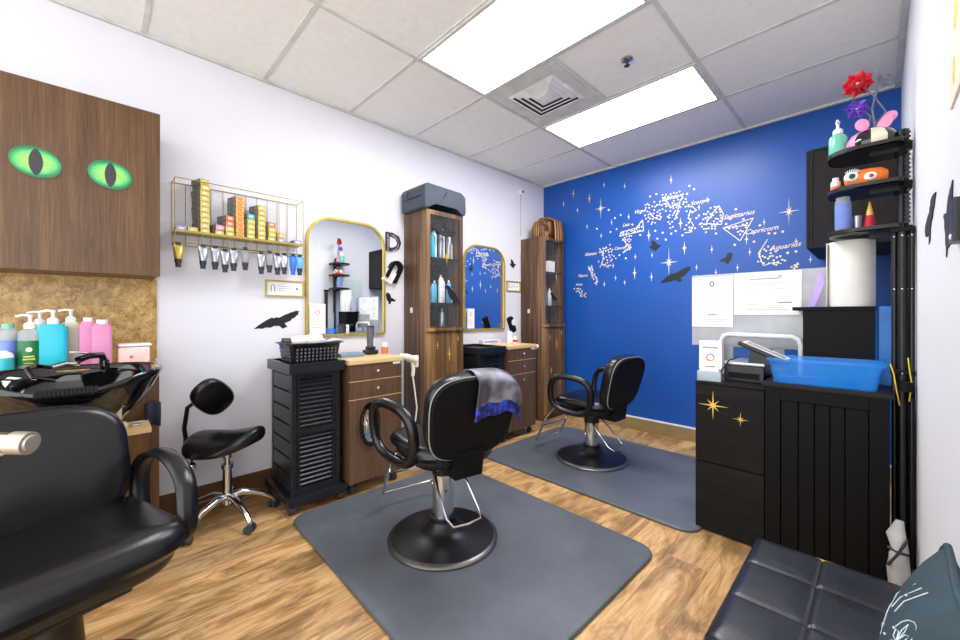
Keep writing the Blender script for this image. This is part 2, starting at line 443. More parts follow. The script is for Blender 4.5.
obj('backing', MB().box(-.2, .2, -.2, .2, -.002, 0), 'matt', t)
for k, r in enumerate((.2, .16, .12, .08)):
    v = MB(); vs = []
    for rr, z in ((r, -.004), (r-.028, -.015), (r-.030, -.012), (r-.004, -.002)):
        vs.append([v._v((x*rr, y*rr, z)) for x, y in ((-1,-1),(1,-1),(1,1),(-1,1))])
    for q in range(3): v.bridge(vs[q], vs[q+1])
    obj('louvre', v, 'white', t, ang=10)
obj('centre_plate', MB().box(-.05, .05, -.05, .05, -.015, -.012), 'white', t)
t = thing('fire_sprinkler', 'small chrome fire sprinkler head on the ceiling between the light panels', 'sprinkler', (1.803, 2.316, H))
obj('escutcheon', MB().lathe([(.036, 0), (.036, -.006), (.024, -.014), (.012, -.016)], seg=24), 'steel', t)
obj('sprinkler_head', MB().cyl((0,0,-.014), (0,0,-.04), .007).cyl((0,0,-.04), (0,0,-.043), .017), 'ink', t)
t = thing('security_sensor', 'small white round sensor high on the left wall near the corner', 'sensor', (.0, 3.465, 2.585))
obj('sensor_body', MB().cyl((0,0,0), (.035,0,0), .034, .03), 'white', t)
obj('lens', MB().ell((.034, 0, 0), (.012, .016, .016)), 'gloss', t)
obj('cable', MB().cyl((.004,0,-.034), (.004,0,-.50), .003, seg=6), 'grey', t)

# ------------------------------------------------------------------ shampoo station
t = thing('wall_cabinet', 'brown wood-grain wall cabinet with two green cat eyes on its door', 'cabinet', (0, .214, 1.375))
obj('cabinet_body', MB().box(.002, .315, -1.25, 0, 0, .82, .002), 'kitchen', t)
obj('door', MB().box(.3155, .334, -1.25, 0, -.004, .82, .003), 'kitchen', t)
def eye(y, z, rot, pw):
    a, bq = .0785, .083
    pts = []
    for i in range(40):
        q = 2*PI*i/40; px, pz = .078*math.cos(q), .067*math.sin(q)
        pts.append((px*math.cos(rot)-pz*math.sin(rot), px*math.sin(rot)+pz*math.cos(rot)))
    e = MB().prism([(p[0], p[1]) for p in pts], 'x', 0, .004)
    o = obj('cat_eye_sticker', e, 'iris', t, loc=(.334, y-.214, z-1.375))
    pu = []
    for i in range(24):
        q = 2*PI*i/24; pu.append((pw*math.copysign(abs(math.cos(q))**1.4, math.cos(q)), .058*math.sin(q)))
    p = obj('slit_pupil', MB().prism(pu, 'x', .004, .0052), 'ink', o)
    tag(o, 'green cat eye sticker with a vertical slit pupil')
eye(-.203, 1.838, -.35, .021); eye(.031, 1.84, -.30, .02)
tag(obj('backsplash', MB().box(.002, .016, -1.25, .0, 0, .445), 'stone', loc=(0, .226, .93)), 'tan mottled stone backsplash panel behind the shampoo bottles', 'backsplash')
t = thing('vanity_cabinet', 'dark brown wooden base cabinet standing behind the shampoo bowl', 'cabinet', (0, .21, 0))
obj('cabinet_body', MB().box(.016, .34, -1.25, 0, 0, .90, .002), 'kitchen', t)
obj('countertop', MB().box(.016, .355, -1.25, .0, .90, .93, .004), 'stone', t)
# bottles on the ledge
def bottle(label, x, y, z, r, h, mat, neck='pump', capm='white', labm=None, sq=False, grp='shampoo bottles on the stone ledge', headang=0, d=None):
    t = thing('bottle', label, 'bottle', (x, y, z), headang, group=grp)
    b = MB(); ph = .02 if neck != 'none' else 0
    if sq:
        out = rrect(-(d or r), (d or r), -r, r, r*.3, 3)
        b.prism(out, 'z', 0, h-.012, smooth=True); b.prism([(p[0]*.8, p[1]*.8) for p in out], 'z', h-.012, h, smooth=True)
    else:
        b.lathe([(r*.9, 0), (r, .006), (r, h-r*.6), (r*.85, h-r*.25), (r*.45, h), (r*.4, h+.004)], seg=20)
    obj('bottle_body', b, mat, t)
    if labm:
        l = MB(); l.lathe([(r*1.015, h*.15), (r*1.015, h*.72)], seg=20, cap=False) if not sq else l.box(-(d or r)*.02-(d or r), (d or r)*1.02, -r*1.02, r*1.02, h*.1, h*.75)
        obj('bottle_label', l, labm, t)
    if neck == 'pump':
        p = MB().lathe([(.019, 0), (.019, .02), (.012, .028), (.006, .03), (.006, .052), (.009, .054), (.009, .062)], (0, 0, h), 14)
        p.tube([(0, 0, h+.058), (0, -.02, h+.06), (0, -.042, h+.054)], .0055, 8)
        obj('pump', p, capm, t)
    elif neck == 'cap':
        obj('cap', MB().lathe([(r*.62, 0), (r*.62, .03), (r*.5, .034)], (0, 0, h-.004), 16), capm, t)
    elif neck == 'disc':
        obj('cap', MB().lathe([(r*.55, 0), (r*.55, .022)], (0, 0, h-.004), 16), capm, t)
    return t
zc = .93
bottle('clear and blue-labelled bottle at the far left of the stone ledge', .24, -.291, zc, .034, .19, 'clearplastic', 'disc', 'mint', 'violetblue')
bottle('short white and teal bottle in front of the blue-labelled one', .30, -.295, zc, .028, .09, 'white', 'none', 'white', 'teal')
bottle('dark green bottle, left of the green pump bottle', .235, -.262, zc, .018, .14, 'dgreen', 'disc', 'dgreen', 'green')
bottle('green-labelled pump bottle with yellow lettering and a clear top', .27, -.225, zc, .038, .185, 'clearplastic', 'pump', 'white', 'green')
b_ = bpy.data.objects['bottle.003']
obj('lettering', MB().box(.0385, .0400, -.016, .016, .062, .068).box(.0385, .0400, -.018, .018, .050, .056).box(.0385, .0400, -.012, .012, .034, .038), 'yellow', b_)
obj('emblem', MB().cyl((.0385, 0, .095), (.0402, 0, .095), .010), 'cream', b_)
bottle('pale pump bottle behind the green-labelled one', .15, -.205, zc, .028, .20, 'cream', 'pump', 'white')
bottle('square turquoise pump bottle', .27, -.157, zc, .046, .205, 'turq', 'pump', 'white', sq=True, d=.03)
bottle('cream square pump bottle with pink lettering', .19, -.104, zc, .035, .21, 'cream', 'pump', 'white', sq=True, d=.028)
bottle('pink bottle with a silver band, left one of the pink pair', .25, -.046, zc, .03, .215, 'pink', 'disc', 'white', sq=True, d=.03)
bottle('pink bottle with a white shoulder, right one of the pink pair', .29, .002, zc, .036, .205, 'pink', 'disc', 'white', sq=True, d=.02)
t = thing('wipes_tub', 'low cream and pink tub with a folded white lid cloth on the ledge', 'tub', (.22, .118, zc))
obj('tub_body', MB().box(-.05, .05, -.062, .062, 0, .085, .012), 'palepink', t)
obj('lid', MB().box(-.055, .05, -.06, .068, .086, .1, .006), 'white', t)
obj('emblem', MB().cyl((.0505, -.01, .035), (.0515, -.01, .035), .008), 'coral', t)

# shampoo bowl
t = thing('shampoo_bowl', 'glossy black shampoo bowl behind the reclining chair', 'shampoo bowl', (.575, -.09, .935))
b = MB(); N = 56
def rimz(a):   # a=0 points to the chair
    return -.055*math.exp(-((a if a <= PI else a-2*PI)/.55)**2)
def rimp(k, z, i, fr=1):
    a = 2*PI*i/N; q = 2/2.6
    cs, sn = math.cos(a), math.sin(a)
    x = .24*math.copysign(abs(cs)**q, cs)*k; y = .285*math.copysign(abs(sn)**q, sn)*k
    return (x, y, z+fr*rimz(a))
prof = [(.12,-.30,0),(.30,-.275,0),(.52,-.22,.0),(.74,-.14,.3),(.90,-.07,.6),(.985,-.02,1),(1.03,.004,1),(1.0,.014,1),(.94,.006,1),(.90,-.03,.8),(.78,-.11,.4),(.55,-.18,0),(.3,-.21,0),(.08,-.215,0)]
rings = [[b._v(rimp(k, z, i, fr)) for i in range(N)] for k, z, fr in prof]
for p, q in zip(rings, rings[1:]): b.bridge(p, q)
b._f(rings[0][::-1]); b._f(rings[-1])
obj('bowl', b, 'gloss', t, ang=70)
n = MB()
for k in range(15):
    y = -.075+.15*k/14
    n.tube([(.19, y, -.056), (.215, y, -.034), (.24, y, -.036), (.252, y, -.052)], .0062, 8)
obj('neck_rest', n, 'matt', t)
f = MB().cyl((-.17, .10, -.01), (-.17, .10, .035), .018).tube([(-.17,.10,.03), (-.15,.09,.06), (-.10,.05,.062), (-.06,.02,.05)], .014, 12)
obj('faucet', f, 'gloss', t)
obj('faucet_lever', MB().tube([(-.17,.10,.045), (-.175,.04,.07), (-.18,-.01,.078)], .006, 8), 'chrome', t)
obj('spray_hose', MB().tube([(-.12,-.06,.02), (-.08,-.10,.035), (-.02,-.12,.03), (.03,-.10,.0), (.02,-.04,-.02)], .008, 8), 'gloss', t)
obj('spray_head', MB().tube([(-.12,-.06,.02), (-.14,-.02,.03), (-.15,.02,.022)], .012, 10), 'chrome', t)
obj('bowl_bracket', MB().prism([(-.21,-.12),(.17,-.10),(.12,-.20),(.0,-.26),(-.21,-.28)], 'y', .12, .15), 'cream', t)
obj('drain_pipe', MB().tube([(0,0,-.29), (0,0,-.30), (-.04,.06,-.302), (-.20,.1,-.302)], .022, 12), 'white', t)
# small cabinet with wooden top beneath the bowl
t = thing('small_cabinet', 'small dark cabinet with a light wood top beside the shampoo bowl', 'cabinet', (.45, .06, 0))
obj('cabinet_body', MB().box(-.08, .09, -.12, .098, 0, .635, .002), 'kitchen', t)
obj('wood_top', MB().box(-.085, .095, -.125, .106, .635, .66, .003), 'butcher', t)
tag(obj('soap_dish', MB().box(-.03, .03, -.02, .02, 0, .028, .01), 'cream', loc=(.49, .065, .66)), 'cream soap dish on the small wood top', 'dish')
tag(obj('hair_clip', MB().box(-.02, .02, -.018, .018, .0, .012, .003).cyl((-.02, -.015, .014), (-.02, .02, .014), .006), 'steel', loc=(.47, .118, .66)), 'grey metal hair clip on the small wood top', 'clip')
c = MB()
for k in range(6):
    a = k*1.1; c.tube([(0,0,0), (.012*math.cos(a), .012*math.sin(a), .02), (.02*math.cos(a), .02*math.sin(a), .034)], .005, 6)
tag(obj('claw_clip', c, 'lime', loc=(.41, .055, .666)), 'bright lime green claw clip under the bowl edge', 'clip')
tag(obj('cloth', MB().grid(lambda u, v: (.0+.004*math.sin(9*u)+.012*math.sin(3*v), -.03+.06*u, -.12*v+.015*math.sin(3*u)), 8, 8), 'navy', loc=(.362, .183, .735), solid=.006), 'navy cloth hanging beside the small cabinet', 'cloth')

# ------------------------------------------------------------------ chairs
def loop(ax, cx, cz, a, b, e, y, n=36, tilt=0):
    k = lambda t: math.copysign(abs(t)**(2/e), t); out = []
    for i in range(n):
        q = 2*PI*i/n; x, z = a*k(math.cos(q)), b*k(math.sin(q))
        x, z = x*math.cos(tilt)-z*math.sin(tilt), x*math.sin(tilt)+z*math.cos(tilt)
        out.append((cx+x, y, cz+z))
    return out
def styling_chair(label, loc, rz, hz=0):
    t = thing('styling_chair', label, 'salon chair', loc, rz, 'black hydraulic styling chairs')
    obj('base', MB().lathe([(.27, 0), (.272, .012), (.262, .022), (.2, .030), (.13, .040), (.09, .062), (.07, .092), (.064, .10)], seg=64), 'base_black', t)
    obj('base_ring', MB().lathe([(.282, 0), (.284, .008), (.276, .016), (.262, .02), (.258, .012)], seg=64, cap=False), 'dark_steel', t)
    obj('column', MB().lathe([(.060, .11), (.056, .112), (.056, .34)], seg=32), 'chrome', t)
    obj('column_boot', MB().lathe([(.068, .095), (.068, .115), (.056, .118)], seg=32), 'black', t)
    obj('collar', MB().lathe([(.058, .335), (.06, .34), (.06, .39), (.085, .42), (.11, .43)], seg=24).box(-.2, .14, -.09, .09, .41, .44, .01), 'black', t)
    # seat
    out = superell(.255, .245, 3.6, 48)
    s = MB().pad(out, .12, .045, .012, fn=lambda x, y, z: (x*(1 if z > .05 else .9), y*(1 if z > .05 else .88), .43+z-.03*max(0, (x-.15)/.12)**2))
    obj('seat', s, 'leather', t)
    # backrest: outline in local (y, z), reclined
    tilt = math.radians(14)
    T = Matrix.Translation((-.20, 0, .495)) @ Matrix.Rotation(-tilt, 4, 'Y')
    def bo(w0, w1, z0, z1, k=0):
        pts = []
        for i in range(52):
            q = 2*PI*i/52; e = 2/3.4; yy = math.copysign(abs(math.cos(q))**e, math.cos(q)); zz = math.copysign(abs(math.sin(q))**e, math.sin(q))
            h = (zz+1)/2; w = w0+(w1-w0)*h
            pts.append((yy*(w-k), (z0+z1)/2+zz*((z1-z0)/2-k)))
        return pts
    o = bo(.212, .255, 0, .41)
    bk = MB(); bk.T = T @ Matrix(((0,0,1,0),(1,0,0,0),(0,1,0,0),(0,0,0,1)))
    # in this frame: pad X->world y, pad Y->world z, pad z->world x
    bk.pad(o, .085, .035, .015, fn=lambda x, y, z: (x, y, z-.04-.25*x*x*.6))
    back = obj('backrest', bk, 'leather', t)
    pn = MB(); pn.T = bk.T
    pn.pad(bo(.202, .245, .008, .402), .02, .006, 0, fn=lambda x, y, z: (x, y, z-.052-.25*x*x*.6), botdome=.008)
    obj('back_panel', pn, 'matt', back)
    pi_ = MB(); pi_.T = bk.T
    pi_.tube([(p[0], p[1], -.037-.25*p[0]**2*.6) for p in bo(.209, .252, .003, .407)], .0032, 6, True)
    obj('piping', pi_, 'grey', back)
    br = MB().prism([(-.25,.395),(-.1,.395),(-.1,.45),(-.20,.46),(-.215,.53),(-.27,.53)], 'y', -.075, .075)
    obj('back_bracket', br, 'matt', t)
    for sg in (1, -1):
        yy = sg*.275
        pts = loop('x', .015, .585, .158, .14, 2.7, yy, tilt=.10)
        pts = [(p[0], p[1]+sg*.02*(p[2]-.60)/.15+sg*.24*(p[0]-.02), p[2]) for p in pts]
        a = MB().tube(pts, .023, 12, True, rw=.026)
        obj('armrest', a, 'leather', t)
    # footrest
    f = MB()
    for sg in (1, -1):
        f.tube([(.16, sg*.15, .425), (.26, sg*.155, .40), (.33, sg*.16, .32), (.43, sg*.165, .11), (.455, sg*.155, .09)], .0095, 10)
    f.tube([(.455, -.155, .09), (.46, -.1, .088), (.46, .1, .088), (.455, .155, .09)], .0095, 10)
    f.cyl((.37, -.162, .235), (.37, .162, .235), .006, seg=8)
    obj('footrest', f, 'chrome', t)
    l = MB().tube([(-.03, .065, .37), (-.10, .085, .30), (-.20, .09, .20), (-.235, .075, .175), (-.24, .0, .17), (-.235, -.075, .175), (-.20, -.09, .20), (-.10, -.085, .30), (-.03, -.065, .37)], .0065, 10)
    obj('pump_lever', l, 'chrome', t)
    return t
ch1 = styling_chair('black styling chair in front of the nearer mirror, a grey cape over its back', (1.293, 1.28, .018), math.radians(170))
ch2 = copy_thing(ch1, (1.268, 2.835, .018), math.radians(177), 'black styling chair on the far mat by the blue wall, its back bare')
for ch in ch2.children:   # pumped lower than the nearer chair
    n_ = ch.name.split('.')[0]
    if n_ not in ('base', 'base_ring', 'column', 'column_boot'): ch.location.z = -.02 if n_ == 'footrest' else -.042

# cape on first chair
t = thing('salon_cape', 'grey satin cape with a blue satin hem draped over the nearer styling chair', 'cape', (1.293, 1.28, .018), math.radians(170))
CT = Matrix.Translation((-.20, 0, .495)) @ Matrix.Rotation(-math.radians(14), 4, 'Y')
def cape(u, v):
    # u across the back, v from the front over the top and down the rear; backrest frame
    y = -.25+.27*u
    e = 3.4; zt = .205+.205*max(0, 1-(min(abs(y), .247)/.255)**e)**(1/e)+.008
    zt = max(zt, .30)
    wob = .005*math.sin(19*u+2*v)+.003*math.sin(37*u+5*v)
    ff, fr, L1 = .062, -.070, .10
    tot = L1+.16+.19; s_ = v*tot
    if s_ < L1: x, z = ff+abs(wob), zt-.02-(L1-s_)
    elif s_ < L1+.16:
        q = (s_-L1)/.16; x = ff+(fr-ff)*q; z = zt-.02+.024*math.sin(PI*q)
    else:
        d_ = (s_-L1-.16)*(1.0-.28*(1-u)); x = fr-.004-abs(wob)*min(1, d_*12)-.02*max(0, d_-.0)*0; z = zt-.02-d_
    return tuple(CT @ Vector((x, y, z)))
c = MB().grid(lambda u, v: cape(u, v*.90), 24, 44)
obj('cape_cloth', c, 'cape', t, solid=.003, ang=80)
c = MB().grid(lambda u, v: tuple(Vector(cape(u, .85+.155*v+.012*math.sin(14*u)))+Vector((-.005, 0, 0))), 30, 10)
o = obj('blue_hem', c, 'capeblue', t, solid=.003, ang=80)

# reclining shampoo chair, foreground left
t = thing('shampoo_chair', 'large black reclining shampoo chair in the left foreground', 'salon chair', (1.19, -.115, 0), math.radians(17))
out = superell(.275, .295, 4.4, 56)
def seatf(x, y, z):
    z2 = .37+z+.03*(x/.27)**2*(1 if x > 0 else .3)-.035*max(0, (x-.17)/.1)**2 - .02*abs(y/.285)**3
    return (x*(1 if z > .06 else .86), y*(1 if z > .06 else .9), z2)
obj('seat', MB().pad(out, .15, .055, .006, fn=seatf), 'leather', t)
o = superell(.262, .215, 3.3, 56)
b = MB(); b.T = Matrix.Translation((-.225, 0, .655)) @ Matrix.Rotation(-math.radians(14), 4, 'Y') @ Matrix(((0,0,1,0),(1,0,0,0),(0,1,0,0),(0,0,0,1)))
b.pad(o, .1, .045, .02, fn=lambda x, y, z: (x, y, z-.05+.22*x*x))
obj('backrest', b, 'leather', t)
obj('under_frame', MB().box(-.27, .15, -.15, .15, .33, .37, .01).box(-.33, -.25, -.12, .12, .36, .62, .01), 'black', t)
obj('column', MB().lathe([(.26, 0), (.262, .015), (.2, .035), (.09, .06), (.07, .34)], seg=40), 'black', t)
for sg in (1, -1):
    pts = [(-.19, .30, .50), (-.205, .305, .60), (-.17, .31, .675), (-.08, .315, .705), (.03, .315, .695), (.12, .31, .645), (.16, .30, .56), (.165, .295, .49), (.13, .285, .455), (.03, .28, .47), (-.08, .285, .475), (-.15, .29, .455)]
    # smooth by subdividing with catmull-rom
    sm = []
    n = len(pts)
    for i in range(n):
        p0, p1, p2, p3 = [Vector(pts[(i+j) % n]) for j in (-1, 0, 1, 2)]
        for k in range(5):
            u = k/5; sm.append(.5*((2*p1)+(-p0+p2)*u+(2*p0-5*p1+4*p2-p3)*u*u+(-p0+3*p1-3*p2+p3)*u**3))
    sm = [(p.x, sg*(p.y-.012), p.z-.035) for p in sm]
    obj('armrest', MB().tube(sm, .016, 14, True, rw=.032, up=(0, 1, 0)), 'leather', t)
# chrome arm of a stand at the left edge
t = thing('dryer_stand', 'chrome stand arm with a round end cap entering at the left edge', 'stand', (1.36, -.46, 0))
obj('pole', MB().cyl((0,0,.03), (0,0,.94), .016), 'chrome', t)
obj('arm', MB().cyl((0,0,.93), (.255,.335,.908), .021, seg=28).cyl((0,0,.78), (.245,.325,.895), .011), 'steel', t)
obj('end_cap', MB().cyl((.248,.326,.9085), (.268,.352,.9065), .0235, seg=32).cyl((.268,.352,.9065), (.270,.3546,.9063), .017, .015, seg=24), 'cap_metal', t)
obj('base', MB().lathe([(.1, 0), (.1, .02), (.02, .035)], seg=24), 'black', t)

# ------------------------------------------------------------------ saddle stool
t = thing('saddle_stool', 'black saddle stool with a small backrest and chrome star base by the left wall', 'stool', (.285, .515, 0))
s = MB()
for k in range(5):
    a = math.radians(14+72*k); dx, dy = math.cos(a), math.sin(a)
    s.tube([(0, 0, .135), (.07*dx, .07*dy, .145), (.16*dx, .16*dy, .115), (.225*dx, .225*dy, .07), (.24*dx, .24*dy, .055)], .017, 12, radii=[1.3, 1.2, 1, .85, .7])
s.cyl((0,0,.10), (0,0,.16), .032)
obj('star_base', s, 'chrome', t)
for k in range(5):
    a = math.radians(14+72*k); c = Vector((.24*math.cos(a), .24*math.sin(a), 0)); w = Vector((-math.sin(a+.6), math.cos(a+.6), 0))
    m = MB(); m.cyl(c+w*.008+Vector((0,0,.024)), c+w*.024+Vector((0,0,.024)), .024, seg=20).cyl(c-w*.008+Vector((0,0,.024)), c-w*.024+Vector((0,0,.024)), .024, seg=20)
    m.cyl(c+Vector((0,0,.02)), c+Vector((0,0,.062)), .009, seg=10, m=1)
    obj('castor', m, ['rubber', 'chrome'], t)
obj('gas_column', MB().cyl((0,0,.10), (0,0,.30), .024).cyl((0,0,.30), (0,0,.42), .014), 'chrome', t)
obj('column_cover', MB().cyl((0,0,.36), (0,0,.44), .022).cyl((0,0,.30),(0,0,.325), .03), 'steel', t)
# seat saddle: long axis along view-left/right (world +x+y), raised at the rear-right
T = Matrix.Rotation(math.radians(42), 4, 'Z')
s = MB(); s.T = T
def sadf(x, y, z):
    return (x, y, .405+z+.055*(max(0, x)/.2)**1.6+.012*(min(0, x)/.2)**2-.045*(abs(y)/.15)**2*(z+.02)/.1)
s.pad(superell(.20, .16, 2.4, 48), .095, .04, .012, fn=lambda x, y, z: sadf(x, y*(1+.25*(-x/.2 if x < 0 else -x/.3)), z))
obj('seat', s, 'leather', t)
obj('seat_plate', MB().box(-.07, .07, -.06, .06, .425, .445, .004), 'black', t)
lv = MB(); lv.T = T; lv.tube([(-.06, -.04, .43), (-.15, -.06, .425), (-.19, -.07, .41)], .008, 8); lv.tube([(-.15,-.06,.42), (-.155,-.07,.36)], .007, 8)
obj('tilt_lever', lv, 'black', t)
kn = MB(); kn.T = T; kn.ell((-.155, -.072, .335), (.024, .024, .024))
obj('knob', kn, 'chrome', t)
bb = MB(); bb.T = T; bb.tube([(-.05, 0, .425), (-.20, 0, .42), (-.245, 0, .44), (-.26, 0, .52), (-.24, 0, .64), (-.15, .01, .71)], .0115, 10)
bb.tube([(-.25, 0, .47), (-.268, 0, .25)], .0105, 10)
obj('back_bar', bb, 'black', t)
bk = MB(); bk.T = T @ Matrix.Translation((-.12, .02, .715)) @ Matrix.Rotation(math.radians(-38), 4, 'X') @ Matrix.Rotation(math.radians(30), 4, 'Y') @ Matrix(((0,0,1,0),(1,0,0,0),(0,1,0,0),(0,0,0,1)))
bk.pad(superell(.135, .092, 2.6, 40), .06, .028, .014, fn=lambda x, y, z: (x, y, z-.0+.0))
obj('backrest', bk, 'leather', t)
bp = MB(); bp.T = bk.T; bp.box(-.035, .035, -.03, .05, -.028, .008, .006)
obj('back_plate', bp, 'black', t)

# ------------------------------------------------------------------ floor mats
def mat_(label, cx, cy, w, d, rz):
    m = MB().pad(rrect(-w/2, w/2, -d/2, d/2, .1, 8), .016, .012)
    return tag(obj('floor_mat', m, 'mat', loc=(cx, cy, .0005)), label, 'mat', 'grey anti-fatigue mats')
m1 = mat_('large grey rubber mat under the nearer styling chair', 1.325, 1.37, 1.58, 1.23, 0); m1.rotation_euler.z = math.radians(-1)
m2 = mat_('grey rubber mat under the styling chair by the blue wall', 1.39, 2.85, 1.64, 1.21, 0); m2.rotation_euler.z = math.radians(0)

# ------------------------------------------------------------------ rolling trolleys
def trolley(label, x0, x1, y0, y1):
    t = thing('rolling_trolley', label, 'trolley', (x0, y0, 0), group='charcoal plastic rolling trolleys')
    w, d = x1-x0, y1-y0
    b = MB(); b.box(.02, w-.03, .02, d-.02, .10, .83)
    obj('body', b, 'trolley', t)
    fr = MB()
    for (xa, ya) in ((0, 0), (0, d-.03), (w-.035, 0), (w-.035, d-.03)):
        fr.box(xa, xa+.035, ya, ya+.03, .09, .84, .004)
    fr.box(w-.034, w, .03, d-.03, .10, .14).box(w-.034, w, .03, d-.03, .455, .49).box(w-.034, w, .03, d-.03, .80, .835)
    obj('corner_frame', fr, 'trolley', t)
    tp = MB(); tp.frame([(-.02,-.02),(w+.025,-.02),(w+.025,d+.02),(-.02,d+.02)], [(.0,.0),(w+.005,.0),(w+.005,d),(.0,d)], 'z', .825, .885)
    tp.box(-.005, w+.01, -.005, d+.005, .835, .862, .002)
    obj('top_tray', tp, 'trolley', t)
    bs = MB().box(-.035, w+.04, -.03, d+.03, .055, .10, .006)
    obj('base_plate', bs, 'trolley', t)
    for (za, zb) in ((.14, .455), (.49, .80)):
        dr = MB().box(w-.030, w-.018, .035, d-.035, za, zb)
        n = 11
        for k in range(n):
            z = za+.02+(zb-za-.04)*k/(n-1)
            dr.prism([(w-.018, z-.007), (w-.004, z-.010), (w-.004, z-.003), (w-.018, z+.009)], 'y', .05, d-.05)
        dr.box(w-.02, w-.002, .034, .05, za, zb).box(w-.02, w-.002, d-.05, d-.034, za, zb)
        obj('louvred_door', dr, 'trolley', t)
    for k in range(7):
        z = .115+k*.1
        obj('drawer', MB().box(.038, w-.04, .002, .022, z+.004, z+.094, .004), 'trolley', t)
    for (xa, ya) in ((.0, 0), (.0, d), (w, 0), (w, d)):
        c = MB().cyl((xa-.0, ya-.018, .028), (xa, ya+.018, .028), .028, seg=20).box(xa-.012, xa+.012, ya-.008, ya+.008, .03, .06)
        obj('castor', c, 'rubber', t)
    return t
tr1 = trolley('charcoal rolling trolley with louvred doors carrying the plastic basket', .10, .475, .80, 1.095)
copy_thing(tr1, (.09, 2.355, 0), 0, 'charcoal rolling trolley with louvred doors under the far mirror')

# drawer units
def dresser(label, x1, y0, y1, knobs):
    x0 = .06; w, d = x1-x0, y1-y0
    t = thing('drawer_cabinet', label, 'cabinet', (x0, y0, 0), group='walnut drawer cabinets on castors')
    obj('cabinet_body', MB().box(0, w-.02, 0, d, .075, .852, .002), 'dresser', t)
    obj('wood_top', MB().box(-.01, w+.01, -.006, d+.006, .852, .882, .003), 'butcher', t)
    zs = knobs
    for k, (za, zb) in enumerate(zs):
        nm = 'drawer' if k < len(zs)-1 else 'door'
        o = obj(nm, MB().box(w-.019, w, .003, d-.003, za, zb, .0015), 'dresser', t)
        kz = zb-.055 if nm == 'door' else (za+zb)/2
        ky = d*.5
        if nm == 'drawer' or len(zs) == 3 and label.startswith('far'):
            obj('knob', MB().cyl((w, ky, kz), (w+.018, ky, kz), .006).ell((w+.02, ky, kz), (.008, .013, .013)), 'steel', o)
    es = MB()
    for za, zb in zs: es.box(w-.019, w-.0015, .003, d-.003, zb, zb+.0042)
    obj('edge_strip', es, 'butcher', t)
    for (xa, ya) in ((.05, .04), (.05, d-.04), (w-.05, .04), (w-.05, d-.04)):
        obj('castor', MB().cyl((xa, ya-.014, .026), (xa, ya+.014, .026), .026, seg=18).box(xa-.01, xa+.01, ya-.01, ya+.01, .03, .076), 'rubber', t)
    obj('name_plate', MB().box(w, w+.002, d-.075, d-.015, .832, .848), 'white', t)
    return t
dresser('nearer walnut drawer cabinet with a hand mirror hung on its door', .52, 1.135, 1.53, [(.743, .848), (.625, .738), (.08, .6205)])
dresser('far walnut drawer cabinet with three knobs beside the rustic tall cabinet', .50, 2.70, 3.10, [(.743, .848), (.61, .738), (.08, .6055)])
t = thing('hand_mirror', 'oval hand mirror with a black rim hanging on the nearer drawer cabinet door', 'hand mirror', (.524, 1.275, .45))
el = lambda a, b, n=36: [(a*math.cos(2*PI*i/n), b*math.sin(2*PI*i/n)) for i in range(n)]
obj('rim', MB().frame(el(.072, .145), el(.05, .118), 'x', 0, .016), 'gloss', t)
obj('glass', MB().prism(el(.051, .119), 'x', .003, .008), 'mirror', t)
obj('inner_disc', MB().prism([(p[0]+.008, p[1]-.03) for p in el(.036, .055)], 'x', .009, .012), 'silver', t)

# items on first dresser and trolley
zt = .882
t = thing('mesh_basket', 'black perforated plastic basket full of styling tools on the trolley', 'basket', (.265, .985, .864))
def bas(k, z): return [(p[0]*k, p[1]*k, z) for p in rrect(-.125, .125, -.165, .165, .03, 4)]
R = [(.86, 0), (.88, .02), (.97, .12), (1.0, .125), (1.09, .127), (1.09, .133), (.985, .135), (.96, .12), (.86, .012)]
b = MB(); rings = [[b._v(p) for p in bas(k, z)] for k, z in R]
for p, q in zip(rings, rings[1:]): b.bridge(p, q)
b._f(rings[0][::-1]); b._f(rings[-1])
obj('basket_body', b, 'black', t)
h = MB()
for i in range(11):
    for j in range(4):
        k = .895+.02*j; y = -.12+.024*i; z = .028+.022*j
        h.box(.125*k, .125*k+.0025, y-.0055, y+.0055, z-.006, z+.006)
for i in range(8):
    for j in range(4):
        k = .895+.02*j; x = -.085+.024*i; z = .028+.022*j
        h.box(x-.0055, x+.0055, -.165*k-.0025, -.165*k, z-.006, z+.006)
obj('perforations', h, 'stem', t)
t = thing('hair_dryer', 'pinkish metallic hair dryer lying in the basket', 'hair dryer', (.24, .98, .99))
obj('barrel', MB().cyl((0,-.11,.01), (0,.06,.02), .033, .038).cyl((0,.06,.02), (0,.09,.02), .038, .03), 'palepink', t)
obj('nozzle', MB().cyl((0,-.11,.01), (.0,-.155,.008), .024, .03), 'ink', t)
tag(obj('round_brush', MB().cyl((.0,-.08,0), (.02,.03,.012), .022).cyl((.02,.03,.012), (.035,.12,.02), .009), 'silver', loc=(.315, 1.03, .985)), 'silver round hair brush sticking out of the basket', 'brush')
tag(obj('sectioning_clip', MB().tube([(0,-.03,0),(0,0,.02),(0,.035,.03)], .012, 8), 'blue', loc=(.2, .85, .975)), 'blue sectioning clip at the near corner of the basket', 'clip')
tag(obj('paper_strip', MB().box(-.03, .03, -.05, .05, 0, .004), 'cardwhite', loc=(.25, 1.11, .99)), 'white paper strip at the far end of the basket', 'paper')
bpy.data.objects['paper_strip'].rotation_euler = (.35, 0, 0)
bx = tag(obj('flat_box', MB().box(-.06, .06, -.085, .085, 0, .026, .004), 'greyblue', loc=(.30, 1.24, zt)), 'flat blue-grey case on the nearer drawer cabinet top', 'box')
t = thing('hair_clipper', 'black hair clipper standing in its charging dock under the near mirror', 'hair clipper', (.26, 1.425, zt))
obj('dock', MB().box(-.045, .045, -.045, .045, 0, .035, .012).box(-.03, .03, -.03, .03, .035, .06, .01), 'black', t)
